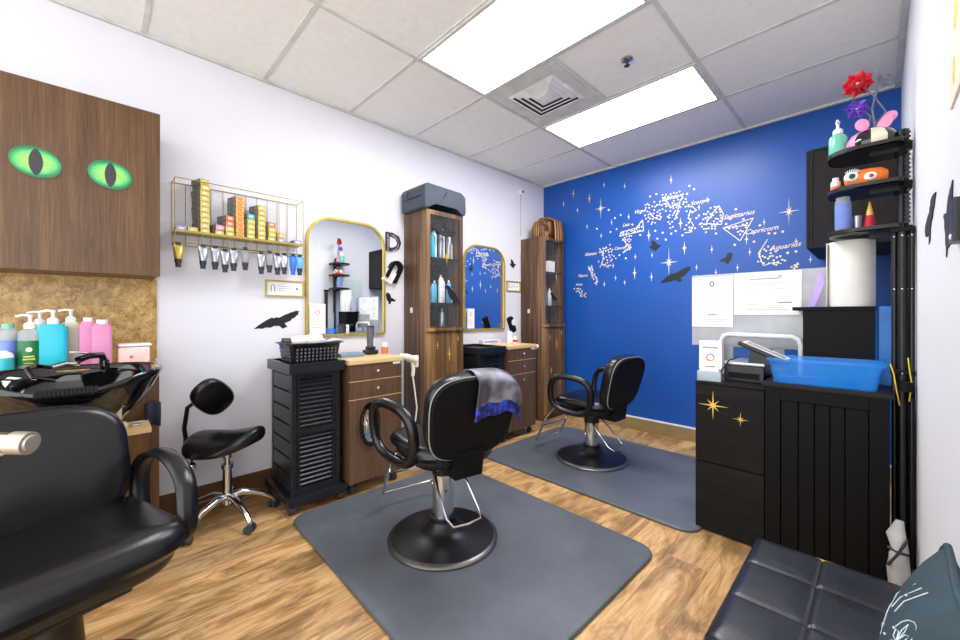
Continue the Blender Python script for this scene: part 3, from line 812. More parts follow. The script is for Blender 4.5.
obj('clipper_body', MB().tube([(0,0,.03), (0,-.004,.1), (0,0,.16), (.0,.0,.2)], .026, 14, rw=.03, radii=[.8, .9, 1.05, 1.1]), 'stem', t)
obj('blade', MB().box(-.02, .02, -.022, .022, .2, .213, .003), 'ink', t)
t = thing('pill_bottle', 'orange bottle with white cap beside the hair clipper', 'bottle', (.30, 1.52, zt))
obj('bottle_body', MB().lathe([(.022, 0), (.023, .004), (.023, .05), (.018, .056)], seg=18), 'coral', t)
obj('cap', MB().lathe([(.02, .054), (.02, .08), (.017, .083)], seg=18), 'white', t)
t = thing('handheld_dryer', 'white hair dryer hanging between the drawer cabinet and the tall cabinet', 'hair dryer', (.47, 1.62, .83))
obj('barrel', MB().tube([(0,-.08,.045),(0,-.02,.035),(0,.06,.005)], .026, 14, radii=[.7, 1, 1.1]), 'cream', t)
obj('handle', MB().tube([(0,.03,.01),(0,.04,-.06),(.0,.035,-.11)], .014, 10), 'cream', t)
obj('cord', MB().tube([(0,.035,-.11),(0,.05,-.2),(.01,.065,-.35),(.0,.05,-.5),(-.02,.03,-.62),(-.05,.0,-.72)], .006, 8), 'cord_w', t)
obj('holder', MB().box(-.03, .0, .06, .09, -.05, .04, .004).box(-.12,-.02,.065,.08,-.02,.0), 'cream', t)

# ------------------------------------------------------------------ left wall hangings
def arch(y0, y1, z0, z1, r, k=0, rb=.02):
    return rrect(y0+k, y1-k, z0+k, z1-k, .1, 8, (max(r-k, .002), max(r-k, .002), max(rb-k, .002), max(rb-k, .002)))
def wall_mirror(label, y0, y1, z0, z1):
    t = thing('wall_mirror', label, 'mirror', (0, (y0+y1)/2, z0), group='gold arched wall mirrors')
    a = (y1-y0)/2; h = z1-z0
    obj('frame', MB().frame(arch(-a, a, 0, h, .19), arch(-a, a, 0, h, .19, .017), 'x', .001, .026), 'gold', t)
    obj('glass', MB().prism(arch(-a, a, 0, h, .19, .016), 'x', .002, .014), 'mirror', t)
    return t
wall_mirror('nearer gold arched mirror above the drawer cabinet', 1.05, 1.69, 1.012, 1.905)
wall_mirror('far gold arched mirror, between the two tall cabinets', 2.565, 3.175, 1.012, 1.89)
def notice(name, label, cat, cy, z0, w, h, T, th=.0015, lines=(), m=('cardwhite', 'print', 'ink')):
    pass
def card(label, y, z0, w, h, x=.0285):
    t = thing('price_card', label, 'card', (x, y, z0), group='white cards tucked at the mirrors')
    obj('sheet', MB().box(0, .002, -w/2, w/2, 0, h), 'cardwhite', t)
    l = MB(); l.frame(el(.018, .018, 20), el(.013, .013, 20), 'x', .002, .0026)
    for v in l.bm.verts: v.co.z += h*.72
    for k in range(3): l.box(.002, .0026, -w*.3, w*.3, h*(.42-.1*k), h*(.43-.1*k)+.001)
    obj('printed_mark', l, 'coral', t)
card('white printed card in the lower left corner of the nearer mirror', 1.128, 1.034, .115, .22)
card('white printed card in the lower left corner of the far mirror', 2.655, 1.034, .095, .20)
def license_frame(label, y0, y1, z0, z1):
    t = thing('certificate_frame', label, 'picture frame', (0, (y0+y1)/2, z0), group='small gold certificate frames')
    a, h = (y1-y0)/2, z1-z0
    obj('frame', MB().frame([(-a,0),(a,0),(a,h),(-a,h)], [(-a+.01,.01),(a-.01,.01),(a-.01,h-.01),(-a+.01,h-.01)], 'x', .001, .016), 'gold', t)
    o = obj('certificate', MB().box(.002, .006, -a+.009, a-.009, .009, h-.009), 'cardwhite', t)
    p = MB(); q = -a*.62
    p.tube([(.007, q-.012, h*.3), (.007, q-.010, h*.5), (.007, q-.011, h*.64), (.007, q, h*.74), (.007, q+.011, h*.64), (.007, q+.010, h*.5), (.007, q+.012, h*.3)], .0022, 6)
    p.cyl((.006, a*.62, h*.5), (.0075, a*.62, h*.5), .008)
    for k in range(3): p.box(.006, .0066, -a*.35, a*.4, h*(.62-.13*k), h*(.62-.13*k)+.002)
    obj('printed_mark', p, 'print', o)
license_frame('small gold framed certificate under the wire rack', .788, 1.04, 1.30, 1.412)
license_frame('small gold framed certificate right of the far mirror', 3.215, 3.45, 1.435, 1.55)

# birds: silhouettes (u right, v up), unit wingspan about 1
BIRD_GLIDE = [(-.5,-.17),(-.38,-.07),(-.25,.02),(-.12,.09),(-.07,.07),(-.02,.10),(.04,.08),(.1,.12),(.18,.16),(.3,.21),(.43,.255),(.5,.24),(.47,.19),(.48,.16),(.43,.13),(.39,.08),(.33,.06),(.3,.01),(.2,-.03),(.16,-.05),(.23,-.14),(.18,-.15),(.12,-.18),(.04,-.11),(-.07,-.11),(-.15,-.15),(-.25,-.14),(-.32,-.17),(-.39,-.16)]
BIRD_UP = [(-.27,.47),(-.1,.36),(.05,.25),(.12,.16),(.15,.05),(.28,.03),(.36,.02),(.47,-.03),(.34,-.07),(.3,-.16),(.2,-.2),(.16,-.32),(.08,-.36),(.02,-.47),(-.02,-.33),(-.12,-.33),(-.27,-.24),(-.5,-.0),(-.36,.02),(-.2,.03),(-.28,.12),(-.3,.25)]
BIRD_WING = [(.4,.45),(.28,.46),(.1,.38),(.02,.24),(-.02,.08),(-.2,.02),(-.34,-.08),(-.5,-.12),(-.36,-.18),(-.3,-.24),(-.05,-.2),(.0,-.32),(.05,-.45),(.12,-.4),(.2,-.44),(.2,-.24),(.34,-.16),(.32,-.06),(.42,.02),(.37,.1),(.45,.2),(.4,.3)]
BIRD_PERCH = [(-.45,.3),(-.36,.4),(-.26,.42),(-.14,.36),(0,.22),(.14,.08),(.3,-.1),(.44,-.3),(.48,-.4),(.34,-.32),(.2,-.26),(.14,-.28),(.14,-.42),(.08,-.42),(.06,-.27),(-.06,-.22),(-.18,-.1),(-.26,.08),(-.3,.24)]
def bird(label, shape, w, ax, p, rot=0, flip=1, th=.002, grp='black raven decals', parent=None, vs=1):
    pts = []
    for u, v in shape:
        u *= flip*w; v *= w*vs; pts.append((u*math.cos(rot)-v*math.sin(rot), u*math.sin(rot)+v*math.cos(rot)))
    mb = MB()
    if ax == 'x': mb.prism(pts, 'x', 0, th)
    elif ax == '-x': mb.prism(pts, 'x', -th, 0)
    else: mb.prism(pts, 'y', -th, 0)
    o = obj('raven_decal', mb, 'decal', loc=p)
    if parent: o.parent = parent; return o
    return tag(o, label, 'bird decal', grp)
bird('large gliding black raven decal on the white wall left of the nearer mirror', BIRD_GLIDE, .29, 'x', (.0005, .865, 1.13))
bird('small black bird decal right of the nearer mirror, below the black and white hook', BIRD_WING, .11, 'x', (.0005, 1.755, 1.31), flip=-1)
bird('small black bird decal above the far certificate frame', BIRD_UP, .12, 'x', (.0005, 3.33, 1.745))
t = thing('wall_letter', 'speckled black and white letter D on the wall beside the nearer mirror', 'letter', (0, 1.772, 1.78))
d = MB(); addtext(d, 'D', .215, Tat(TX, (.005, 0, .0)), weight=.006)
for v in d.bm.verts:
    if v.co.x > .005: v.co.x = .014
    else: v.co.x = .001
obj('letter_shape', d, 'ink', t)
sp = MB()
for k in range(90):
    a = random.uniform(-1.4, 1.4)
    y = -.03+.078*math.cos(a); z = .068*math.sin(a)
    if random.random() < .35: y = -.052; z = random.uniform(-.07, .07)
    sp.cyl((.0142, y, z), (.0148, y, z), random.uniform(.0035, .006), seg=6)
obj('speckles', sp, 'white', t)
t = thing('wall_hook', 'tilted black arch-shaped wall ornament with a white panel', 'ornament', (0, 1.775, 1.545))
tt = MB(); tt.T = Matrix.Rotation(-.5, 4, 'X')
def archp(a, h, n=12): return [(-a, -.09)]+[(-a*math.cos(PI*k/n), h+a*math.sin(PI*k/n)) for k in range(n+1)]+[(a, -.09)]
R0 = archp(.058, .03); R1 = archp(.032, .03)
tt.prism(R0+R1[::-1], 'x', .001, .05)
obj('black_arch', tt, 'matt', t)
tt = MB(); tt.T = Matrix.Rotation(-.5, 4, 'X'); tt.box(.002, .03, -.062, .03, -.12, -.01, .003)
obj('white_panel', tt, 'white', t)

# wire rack
RY0, RY1, RZ0, RZ1 = .295, .99, 1.585, 1.95
t = thing('wire_rack', 'gold wire wall rack holding hair colour cartons and hanging tubes', 'rack', (0, RY0, RZ0))
L = RY1-RY0; Hh = RZ1-RZ0; w = MB(); r = .0028
for z in (0, Hh):
    w.tube([(.006, 0, z), (.13, 0, z), (.13, L, z), (.006, L, z), (.006, 0, z)], r, 6)
for i in range(12):
    y = L*i/11; w.cyl((.006, y, -.0), (.006, y, Hh), .0018, seg=6)
    if i % 2 == 0: w.cyl((.13, y, 0), (.13, y, .075), .0018, seg=6)
for y in (0, L): w.cyl((.13, y, 0), (.13, y, Hh), r, seg=6)
for y in (L*.78,): w.cyl((.13, y, 0), (.13, y, Hh), .002, seg=6)
obj('wire_frame', w, 'wire', t)
sh = MB(); sh.box(.006, .13, 0, L, .062, .066); sh.box(.128, .133, 0, L, .06, .073)
obj('shelf', sh, 'wire', t)
zsh = RZ0+.066
box0 = None
ordw = ['bottom', 'second', 'third', 'fourth', 'fifth', 'sixth', 'seventh', 'eighth', 'ninth', 'topmost']
def carton(mf):
    t = thing('colour_carton', 'x', 'carton', group='hair colour cartons on the wire rack')
    obj('carton_body', MB().box(-.1, 0, -.024, .024, 0, .0318, .0015), 'greybox', t)
    obj('front_panel', MB().box(0, .0012, -.0235, .0235, .001, .0305), mf, t)
    obj('printed_label', MB().box(.0012, .0018, -.012, .012, .009, .022), {'yellow': 'cream', 'amber': 'coral', 'rose': 'cream', 'teal': 'white', 'coral': 'cream', 'lilac': 'white'}[mf], t)
    return t
protos = {}
stacks = [('tallest stack', .435, 10, ['yellow']*10), ('two-high stack beside the tallest', .51, 2, ['yellow', 'rose']),
          ('left coral-topped stack', .562, 4, ['yellow', 'yellow', 'coral', 'coral']), ('amber middle stack', .615, 8, ['amber']*8),
          ('teal-topped stack', .677, 5, ['yellow', 'yellow', 'yellow', 'yellow', 'teal']), ('seven-high stack', .737, 7, ['yellow']*7),
          ('right coral-topped stack', .797, 4, ['yellow', 'yellow', 'yellow', 'coral']), ('two-high stack nearest the right end', .852, 2, ['lilac', 'yellow'])]
def put_carton(mf, x, y, z, label, rz=0):
    if mf not in protos: protos[mf] = carton(mf); o = protos[mf]; o.location = (x, y, z); o.rotation_euler = (0, 0, rz); o['label'] = label
    else: copy_thing(protos[mf], (x, y, z), rz, label)
cn = {'yellow': 'yellow', 'amber': 'amber', 'rose': 'rose', 'teal': 'teal', 'coral': 'coral', 'lilac': 'lilac'}
for desc, y, n, cols in stacks:
    for k in range(n):
        pos = 'bottom' if k == 0 else ('topmost' if k == n-1 else ordw[k]+' from the bottom')
        put_carton(cols[k], .122+random.uniform(-.002, .001), y+random.uniform(-.0015, .0015), zsh+.032*k, f'{cols[k]}-ended carton, {pos} of the {desc} on the rack'.replace('bottom from the bottom', 'bottom'), random.uniform(-.03, .03)+.28)
put_carton('lilac', .122, .325, zsh, 'single lilac carton at the left end of the wire rack')
put_carton('yellow', .122, .378, zsh, 'single yellow carton left of the tallest stack')
put_carton('lilac', .122, .958, zsh, 'single flat carton alone at the right end of the wire rack')
# hanging tubes
def tubeobj(bodym, capm):
    t = thing('colour_tube', 'x', 'tube', group='hair colour tubes under the wire rack')
    b = MB(); secs = []
    for z, rx, ry in ((0, .004, .024), (-.012, .004, .024), (-.03, .011, .023), (-.07, .018, .0195), (-.082, .018, .018)):
        secs.append([b._v((rx*math.cos(2*PI*i/16), ry*math.sin(2*PI*i/16), z)) for i in range(16)])
    for p, q in zip(secs, secs[1:]): b.bridge(p, q)
    b._f(secs[0]); b._f(secs[-1][::-1])
    obj('tube_body', b, bodym, t)
    obj('cap', MB().cyl((0,0,-.082), (0,0,-.105), .0185, .016, seg=14).cyl((0,0,-.105), (0,0,-.128), .0135, seg=14), capm, t)
    obj('clip', MB().box(-.006, .006, -.012, .012, -.004, .014, .001), 'ink', t)
    return t
TP = {}
tubes = [(.31, 0, 'gold', 'ink'), (.425, 0, 'silver', 'ink'), (.485, 0, 'silver', 'ink'), (.535, -.025, 'silver', 'ink'), (.58, 0, 'silver', 'ink'), (.642, .02, 'grey', 'ink'), (.732, -.015, 'silver', 'ink'), (.78, .01, 'grey', 'ink'), (.828, -.012, 'silver', 'ink'), (.87, 0, 'silver', 'ink'), (.925, 0, 'blue', 'blue'), (.968, 0, 'lblue', 'ink')]
names = ['gold tube, first from the left', 'silver tube, second from the left', 'silver tube, third from the left', 'silver tube, fourth from the left', 'silver tube, fifth from the left', 'short dark tube hanging alone mid-rack', 'wide silver tube right of the short dark one', 'grey tube in the right-hand cluster', 'long silver tube in the right-hand cluster', 'last silver tube before the blue ones', 'bright blue tube, left of the two blue ones', 'light blue tube at the right end']
for (y, dz, bm_, cm), nm in zip(tubes, names):
    lab = f'{nm}, hanging cap down under the wire rack'
    z = RZ0-.013+dz*.5
    if (bm_, cm) not in TP: TP[(bm_, cm)] = tubeobj(bm_, cm); o = TP[(bm_, cm)]; o.location = (.128, y, z); o['label'] = lab
    else: copy_thing(TP[(bm_, cm)], (.128, y, z), random.uniform(-.3, .3), lab)
tag(obj('hanging_rod', MB().tube([(.13, RY0+.12, RZ0-.004), (.145, RY0+.3, RZ0-.008), (.145, RY1-.02, RZ0-.004)], .0025, 6), 'ink'), 'thin black rod clipped along the bottom of the wire rack', 'rod')

# ------------------------------------------------------------------ tall cabinets
def star_pts(R, r, n=4, diag=0):
    pts = []
    m = n*2 if diag else n
    for k in range(m):
        a = PI/2+2*PI*k/m; rad = R if (not diag or k % 2 == 0) else diag
        if not diag and k % 2: rad = R*.55
        pts.append((rad*math.cos(a), rad*math.sin(a)))
        a += PI/m; pts.append((r*math.cos(a), r*math.sin(a)))
    return pts
def tall_cabinet(label, y0, y1, x1=.335, ztop=2.035, gap=False):
    t = thing('tall_cabinet', label, 'cabinet', (.012, y0, 0), group='rustic wood tall cabinets')
    w, d, h = x1-.012, y1-y0, ztop; s = .018
    b = MB()
    b.box(0, w-.018, 0, s, 0, h).box(0, w-.018, d-s, d, 0, h).box(0, .008, s, d-s, 0, h)
    b.box(0, w-.018, s, d-s, h-s, h).box(0, w-.018, s, d-s, .06, .06+s).box(w-.04, w-.03, s, d-s, 0, .06).box(.008, w-.02, s, d-s, 1.02, 1.02+s)
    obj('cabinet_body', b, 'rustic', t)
    obj('inner_lining', MB().box(.0085, .011, s, d-s, 1.04, h-s), 'matt', t)
    for z in (1.275, 1.655):
        obj('shelf', MB().box(.011, w-.03, s, d-s, z-.014, z), 'darkcab', t)
    f = MB(); fw = .038
    f.frame([(.001, 1.045), (d-.001, 1.045), (d-.001, h), (.001, h)], [(fw, 1.045+.03), (d-fw, 1.045+.03), (d-fw, h-fw), (fw, h-fw)], 'x', w-.0175, w)
    g = obj('glass_door', f, 'rustic', t)
    obj('glass_pane', MB().box(w-.011, w-.007, fw, d-fw, 1.07, h-fw), 'glass', g)
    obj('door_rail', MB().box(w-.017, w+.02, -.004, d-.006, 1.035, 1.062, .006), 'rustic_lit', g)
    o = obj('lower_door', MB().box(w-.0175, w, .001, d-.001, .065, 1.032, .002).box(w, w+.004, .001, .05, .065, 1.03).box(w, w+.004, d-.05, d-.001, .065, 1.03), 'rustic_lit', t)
    st = MB()
    for (u, z, R) in ((.11, .92, .032), (.33, .97, .032), (.235, .84, .06), (.13, .55, .035), (.3, .4, .03)):
        st.T = Matrix.Translation((0, u*d/.39, z)); st.prism([(p[0]*.8, p[1]) for p in star_pts(R, R*.13, 4)], 'x', w+.0005, w+.006)
    obj('star_decal', st, 'star_gold', o)
    obj('side_latch', MB().box(.10, .13, -.008, 0, 1.19, 1.235, .002), 'cream', t)
    return t
tc1 = tall_cabinet('rustic tall cabinet with glass door and gold star decals carrying the slate case', 1.88, 2.275)
tc2 = copy_thing(tc1, (.012, 3.46, 0), 0, 'rustic tall cabinet in the far corner against the blue wall, a brown wig on top')
# decals on glass door 1
t = thing('bat_decal', 'black bat decal on the glass of the nearer tall cabinet', 'decal', (.340, 2.08, 1.86))
BAT = [(-.14,.03),(-.1,.06),(-.05,.03),(-.02,.02),(0,.045),(.02,.02),(.05,.03),(.1,.06),(.14,.03),(.1,.0),(.06,-.03),(.02,-.035),(0,-.06),(-.02,-.035),(-.06,-.03),(-.1,.0)]
obj('bat_shape', MB().prism([(p[0]*.85, p[1]*.8) for p in BAT], 'x', -.004, 0), 'decal', t)
tag(obj('star_decal', MB().prism(star_pts(.075, .008, 4, .03), 'x', -.004, 0), 'star_gold', loc=(.3405, 2.09, 1.665)), 'gold eight-point star decal on the glass of the nearer tall cabinet', 'star decal')
bird('perched raven decal low on the glass of the nearer tall cabinet', BIRD_PERCH, .19, 'x', (.3365, 2.15, 1.345), flip=1)
bird('perched raven decal low on the glass of the far corner cabinet', BIRD_PERCH, .14, 'x', (.3365, 3.64, 1.37), flip=1, rot=.2)
tag(obj('star_decal', MB().prism(star_pts(.05, .006, 4), 'x', -.004, 0), 'star_gold', loc=(.3405, 3.69, 1.60)), 'small gold star decal on the glass of the far corner cabinet', 'star decal')
# contents
def vial(label, x, y, z, r, h, m, cap='white', grp='bottles inside the tall cabinets', lab=None):
    t = thing('bottle', label, 'bottle', (x, y, z), group=grp)
    obj('bottle_body', MB().lathe([(r*.9, 0), (r, .004), (r, h*.8), (r*.5, h*.9), (r*.4, h*.92)], seg=14), m, t)
    obj('cap', MB().lathe([(r*.42, h*.9), (r*.42, h*.98), (r*.25, h)], seg=12), cap, t)
    return t
def row(z, ys, x, specs, where):
    for k, (y, (m, h, cap)) in enumerate(zip(ys, specs)):
        cnm = {'teal': 'teal', 'turq': 'turquoise', 'lblue': 'light blue', 'white': 'white', 'silver': 'silver', 'cream': 'cream', 'mint': 'mint green', 'palepink': 'pale pink', 'ink': 'black', 'blue': 'blue', 'rose': 'pink', 'grey': 'grey'}[m]
        n = ['first', 'second', 'third', 'fourth', 'fifth', 'sixth', 'seventh', 'eighth'][k]
        vial(f'{cnm} bottle, {n} from the left on the {where}', x+(.03 if k % 2 else 0), y, z, .0215, h, m, cap)
row(1.655, [1.95+.044*i for i in range(7)], .235, [('teal', .2, 'teal'), ('turq', .22, 'teal'), ('white', .24, 'grey'), ('silver', .25, 'grey'), ('white', .26, 'white'), ('silver', .23, 'white'), ('white', .17, 'white')], 'top shelf of the nearer tall cabinet')
row(1.275, [1.95+.044*i for i in range(7)], .235, [('white', .2, 'white'), ('lblue', .16, 'white'), ('teal', .19, 'white'), ('white', .24, 'rose'), ('palepink', .22, 'rose'), ('lblue', .2, 'white'), ('white', .15, 'blue')], 'middle shelf of the nearer tall cabinet')
vial('small clear bottle standing on the bottom shelf of the nearer tall cabinet', .22, 2.13, 1.038, .024, .19, 'silver', 'white')
tag(obj('tray', MB().box(-.05, .05, -.07, .07, 0, .025, .006), 'lblue', loc=(.23, 2.02, 1.038)), 'pale blue tray of clips on the bottom shelf of the nearer tall cabinet', 'tray')
tag(obj('tool_roll', MB().box(-.04, .04, -.03, .03, 0, .03, .01), 'silver', loc=(.23, 2.205, 1.038)), 'small silver packet on the bottom shelf of the nearer tall cabinet', 'packet')
tag(obj('photo_card', MB().box(0, .003, -.07, .05, 0, .2), 'greybox', loc=(.06, 2.0, 1.275)), 'patterned picture card propped at the back of the middle shelf', 'card')
for k, (y, h, m) in enumerate(((3.54, .20, 'white'), (3.60, .12, 'cream'), (3.66, .13, 'white'), (3.72, .13, 'white'))):
    nn = ['leftmost and tallest', 'second from the left', 'third from the left', 'rightmost'][k]
    tag(obj('carton', MB().box(-.04, .04, -.027, .027, 0, h, .002), m, loc=(.24, y, 1.655)), f'pale carton, {nn} on the top shelf of the far corner cabinet', 'carton', 'pale cartons in the corner cabinet')
row(1.275, [3.54+.047*i for i in range(5)], .22, [('lblue', .22, 'blue'), ('turq', .26, 'blue'), ('lblue', .17, 'white'), ('white', .2, 'white'), ('white', .18, 'white')], 'middle shelf of the far corner cabinet')
vial('short silver bottle on the bottom shelf of the far corner cabinet', .22, 3.62, 1.038, .028, .1, 'silver', 'white')
# case on tall cabinet 1
t = thing('equipment_case', 'slate-blue rigid case lying on top of the nearer tall cabinet', 'case', (.03, 1.85, 2.035))
b = MB()
pts = [(-.01, 0), (.04, 0), (.10, .055), (.33, .055), (.385, 0), (.43, 0), (.445, .03), (.44, .16), (.40, .195), (.02, .205), (-.015, .17)]
b.prism(pts, 'x', 0, .33, smooth=False)
bmesh.ops.bevel(b.bm, geom=list(b.bm.edges), offset=.010, segments=3, affect='EDGES')
obj('case_body', b, 'case', t)
obj('seam', MB().box(.04, .29, -.021, .0, .10, .104).box(.1, .105, -.0205, .0, .10, .17), 'ink', t)
obj('hook_strip', MB().prism([(.17,.10),(.185,.10),(.235,.165),(.22,.17)], 'x', .329, .333).prism([(.195,.11),(.205,.11),(.215,.15),(.205,.15)], 'x', .329, .333), 'ink', t)
# wig
t = thing('wig', 'long auburn brown wig draped on top of the far corner cabinet', 'wig', (.17, 3.66, 2.035))
wg = MB()
for (cx_, cy_, rx_, ry_, hz_) in ((0, -.05, .10, .085, .20), (.0, .065, .13, .11, .26)):
    wg.pad(superell(rx_, ry_, 2.2, 44, cx_, cy_), hz_, .085, .012)
obj('hair_cap', wg, 'wig', t)
rw = random.Random(11)
for k in range(120):
    a = -2.2+3.9*k/119; lobe = k % 2
    cy_, rr, hz_ = ((-.05, .092, .205), (.065, .12, .265))[lobe]
    a += rw.uniform(-.1, .1); r0 = rr*.35
    drop = 0 if not (math.cos(a) > .7 and lobe) else -.02-.05*rw.random()
    if math.cos(a) > .7 and lobe: xo = .178/rr/math.cos(a)
    else: xo = 1.0
    P_ = lambda f, z: (rr*f*math.cos(a)*(xo if f > .9 else 1), cy_+rr*f*math.sin(a)*.92, z)
    h2 = MB().tube([P_(.3, hz_+.004), P_(.7, hz_-.012), P_(.96, hz_-.07), P_(1.03, hz_*.35), P_(1.05,   .012+drop)], .0072, 6, radii=[.5, 1, 1.1, 1, .35])
    obj('hair_lock', h2, ('wig', 'wig_gold', 'wig_dark')[(k//2) % 3], t)

# items around mirror 2 / dresser 2
t = thing('ring_dryer', 'black handheld dryer with a white round face above the far drawer cabinet', 'hair dryer', (.20, 3.08, .883))
obj('stand_base', MB().lathe([(.045, 0), (.045, .01), (.012, .02), (.010, .12)], seg=20), 'white', t)
o = MB(); o.T = Matrix.Translation((0, 0, .19)) @ Matrix.Rotation(.4, 4, 'X'); o.box(-.03, .03, -.035, .03, -.09, .085, .02)
obj('dryer_body', o, 'matt', t)
o = MB(); o.T = Matrix.Translation((0, 0, .19)) @ Matrix.Rotation(.4, 4, 'X'); o.cyl((.03, .005, .02), (.036, .005, .02), .032)
obj('round_face', o, 'white', t)
vial('white squeeze bottle on the far drawer cabinet', .25, 2.98, .883, .018, .13, 'white', 'white', 'bottles on the far drawer cabinet')
t = thing('pill_bottle', 'white bottle with a red label on the far drawer cabinet', 'bottle', (.30, 3.02, .883))
obj('bottle_body', MB().lathe([(.024, 0), (.024, .05), (.018, .055), (.018, .075)], seg=16), 'white', t)
obj('bottle_label', MB().lathe([(.0243, .012), (.0243, .036)], seg=16, cap=False), 'red', t)
t = thing('comb_box', 'long white box with blue lettering lying below the far mirror', 'box', (.13, 2.82, .883))
obj('box_body', MB().box(-.03, .03, -.12, .12, 0, .035, .003), 'white', t)
l = MB()
for k in range(9): l.box(.0302, .0312, -.10+.022*k, -.10+.022*k+.015, .009, .027)
obj('lettering', l, 'blue', t)
t = thing('curling_iron_holder', 'round white holder knob on the side of the far drawer cabinet', 'holder', (.44, 3.106, .84))
obj('holder_arm', MB().cyl((0,0,0), (0,.05,0), .012), 'black', t)
obj('knob', MB().cyl((0,.05,0), (0,.10,.01), .026, .02), 'white', t)
obj('cord', MB().tube([(0,.06,-.02),(-.01,.07,-.14),(0,.04,-.22),(.0,.014,-.2)], .005, 8), 'cord_w', t)

# ------------------------------------------------------------------ blue wall decals
YW = D-.0005
def starobj(label, x, z, R, diag=0, m='star_pale', yw=YW, w=.6, grp='star decals on the blue wall'):
    pts = star_pts(R, R*.12 if diag else R*.19, 4, diag)
    pts = [(p[0]*(w if abs(p[0]) > .001 else 1), p[1]) for p in pts]
    return tag(obj('star_decal', MB().prism(pts, 'y', -.002, 0), m, loc=(x, yw, z)), label, 'star decal', grp)
big = [('largest star decal, in the middle of the blue wall above the gliding raven', 1.478, 1.677, .142, .05), ('big star decal at the right of the blue wall beside the dark wall cabinet', 2.389, 1.995, .112, .045),
       ('eight-point star decal at the upper left of the blue wall', .766, 2.335, .114, .04), ('gold star decal just peeking over the left notice sheet', 1.725, 1.475, .075, .03)]
for l, x, z, R, dg in big: starobj(l, x, z, R, dg, m='star_gold' if 'gold' in l else 'star_pale')
mid = [(.423, 2.571, .056), (.628, 2.472, .058), (1.498, 2.466, .046), (1.287, 1.965, .061), (1.143, 1.601, .067), (1.313, 1.549, .048), (1.583, 2.035, .06), (1.617, 1.798, .066), (1.845, 1.758, .04), (2.129, 1.702, .038), (2.106, 1.813, .048), (2.228, 1.937, .034), (1.812, 2.21, .033), (1.877, 1.551, .038), (2.041, 1.578, .036)]
lab = {0: 'four-point gold star decal nearest the upper left corner of the blue wall', 1: 'four-point gold star decal left of the upper left eight-point star', 2: 'four-point star decal highest in the middle of the blue wall', 3: 'four-point star decal left of the upper small raven', 4: 'four-point star decal left of and below the largest star', 5: 'four-point star decal directly below the upper small raven', 6: 'four-point star decal among the dots under the Libra lettering', 7: 'four-point star decal right of the largest star', 8: 'four-point star decal above and left of the right small raven',
       9: 'four-point star decal just left of the Aquarius figure', 10: 'four-point star decal just under the Capricorn triangle', 11: 'four-point star decal above the Capricorn lettering', 12: 'four-point star decal beside the Scorpio lettering', 13: 'four-point star decal above the left notice sheet, right of the gold star', 14: 'four-point star decal above the right notice sheet'}
for k, (x, z, R) in enumerate(mid): starobj(lab[k], x, z, R, m='star_gold' if k < 2 else 'star_pale')
tiny = [(.289, 2.479), (.477, 2.371), (.805, 2.581), (1.038, 2.516), (.6, 2.163), (1.319, 1.765), (1.15, 1.766), (.937, 1.563), (1.038, 1.509), (.807, 1.503), (.91, 1.696), (.893, 2.163), (1.081, 2.187), (.771, 2.035), (1.721, 1.609), (1.741, 2.156), (2.434, 1.752), (2.52, 1.6)]
for x, z in tiny: starobj('tiny pale four-point star decal scattered on the blue wall', x, z, .032, grp='tiny star decals on the blue wall', w=.75)

def dots(mb, pts, r=.0085):
    for x, z in pts: mb.cyl((x, 0, z), (x, -.002, z), r, seg=10)
def lines(mb, pts, r=.0022):
    for a, b_ in zip(pts, pts[1:]):
        dx, dz = b_[0]-a[0], b_[1]-a[1]; l = math.hypot(dx, dz) or 1; nx, nzv = -dz/l*r*1.4, dx/l*r*1.4
        mb.prism([(a[0]+nx, a[1]+nzv), (a[0]-nx, a[1]-nzv), (b_[0]-nx, b_[1]-nzv), (b_[0]+nx, b_[1]+nzv)], 'y', -.0012, 0)
rnd = random.Random(3)
def blob(poly, n):
    xs = [p[0] for p in poly]; zs = [p[1] for p in poly]; out = []
    def ins(x, z):
        c = False; j = len(poly)-1
        for i in range(len(poly)):
            if (poly[i][1] > z) != (poly[j][1] > z) and x < (poly[j][0]-poly[i][0])*(z-poly[i][1])/(poly[j][1]-poly[i][1])+poly[i][0]: c = not c
            j = i
        return c
    tries = 0
    while len(out) < n and tries < 4000:
        tries += 1
        x, z = rnd.uniform(min(xs), max(xs)), rnd.uniform(min(zs), max(zs))
        if ins(x, z) and all(math.hypot(x-a, z-b_) > .018 for a, b_ in out): out.append((x, z))
    return out
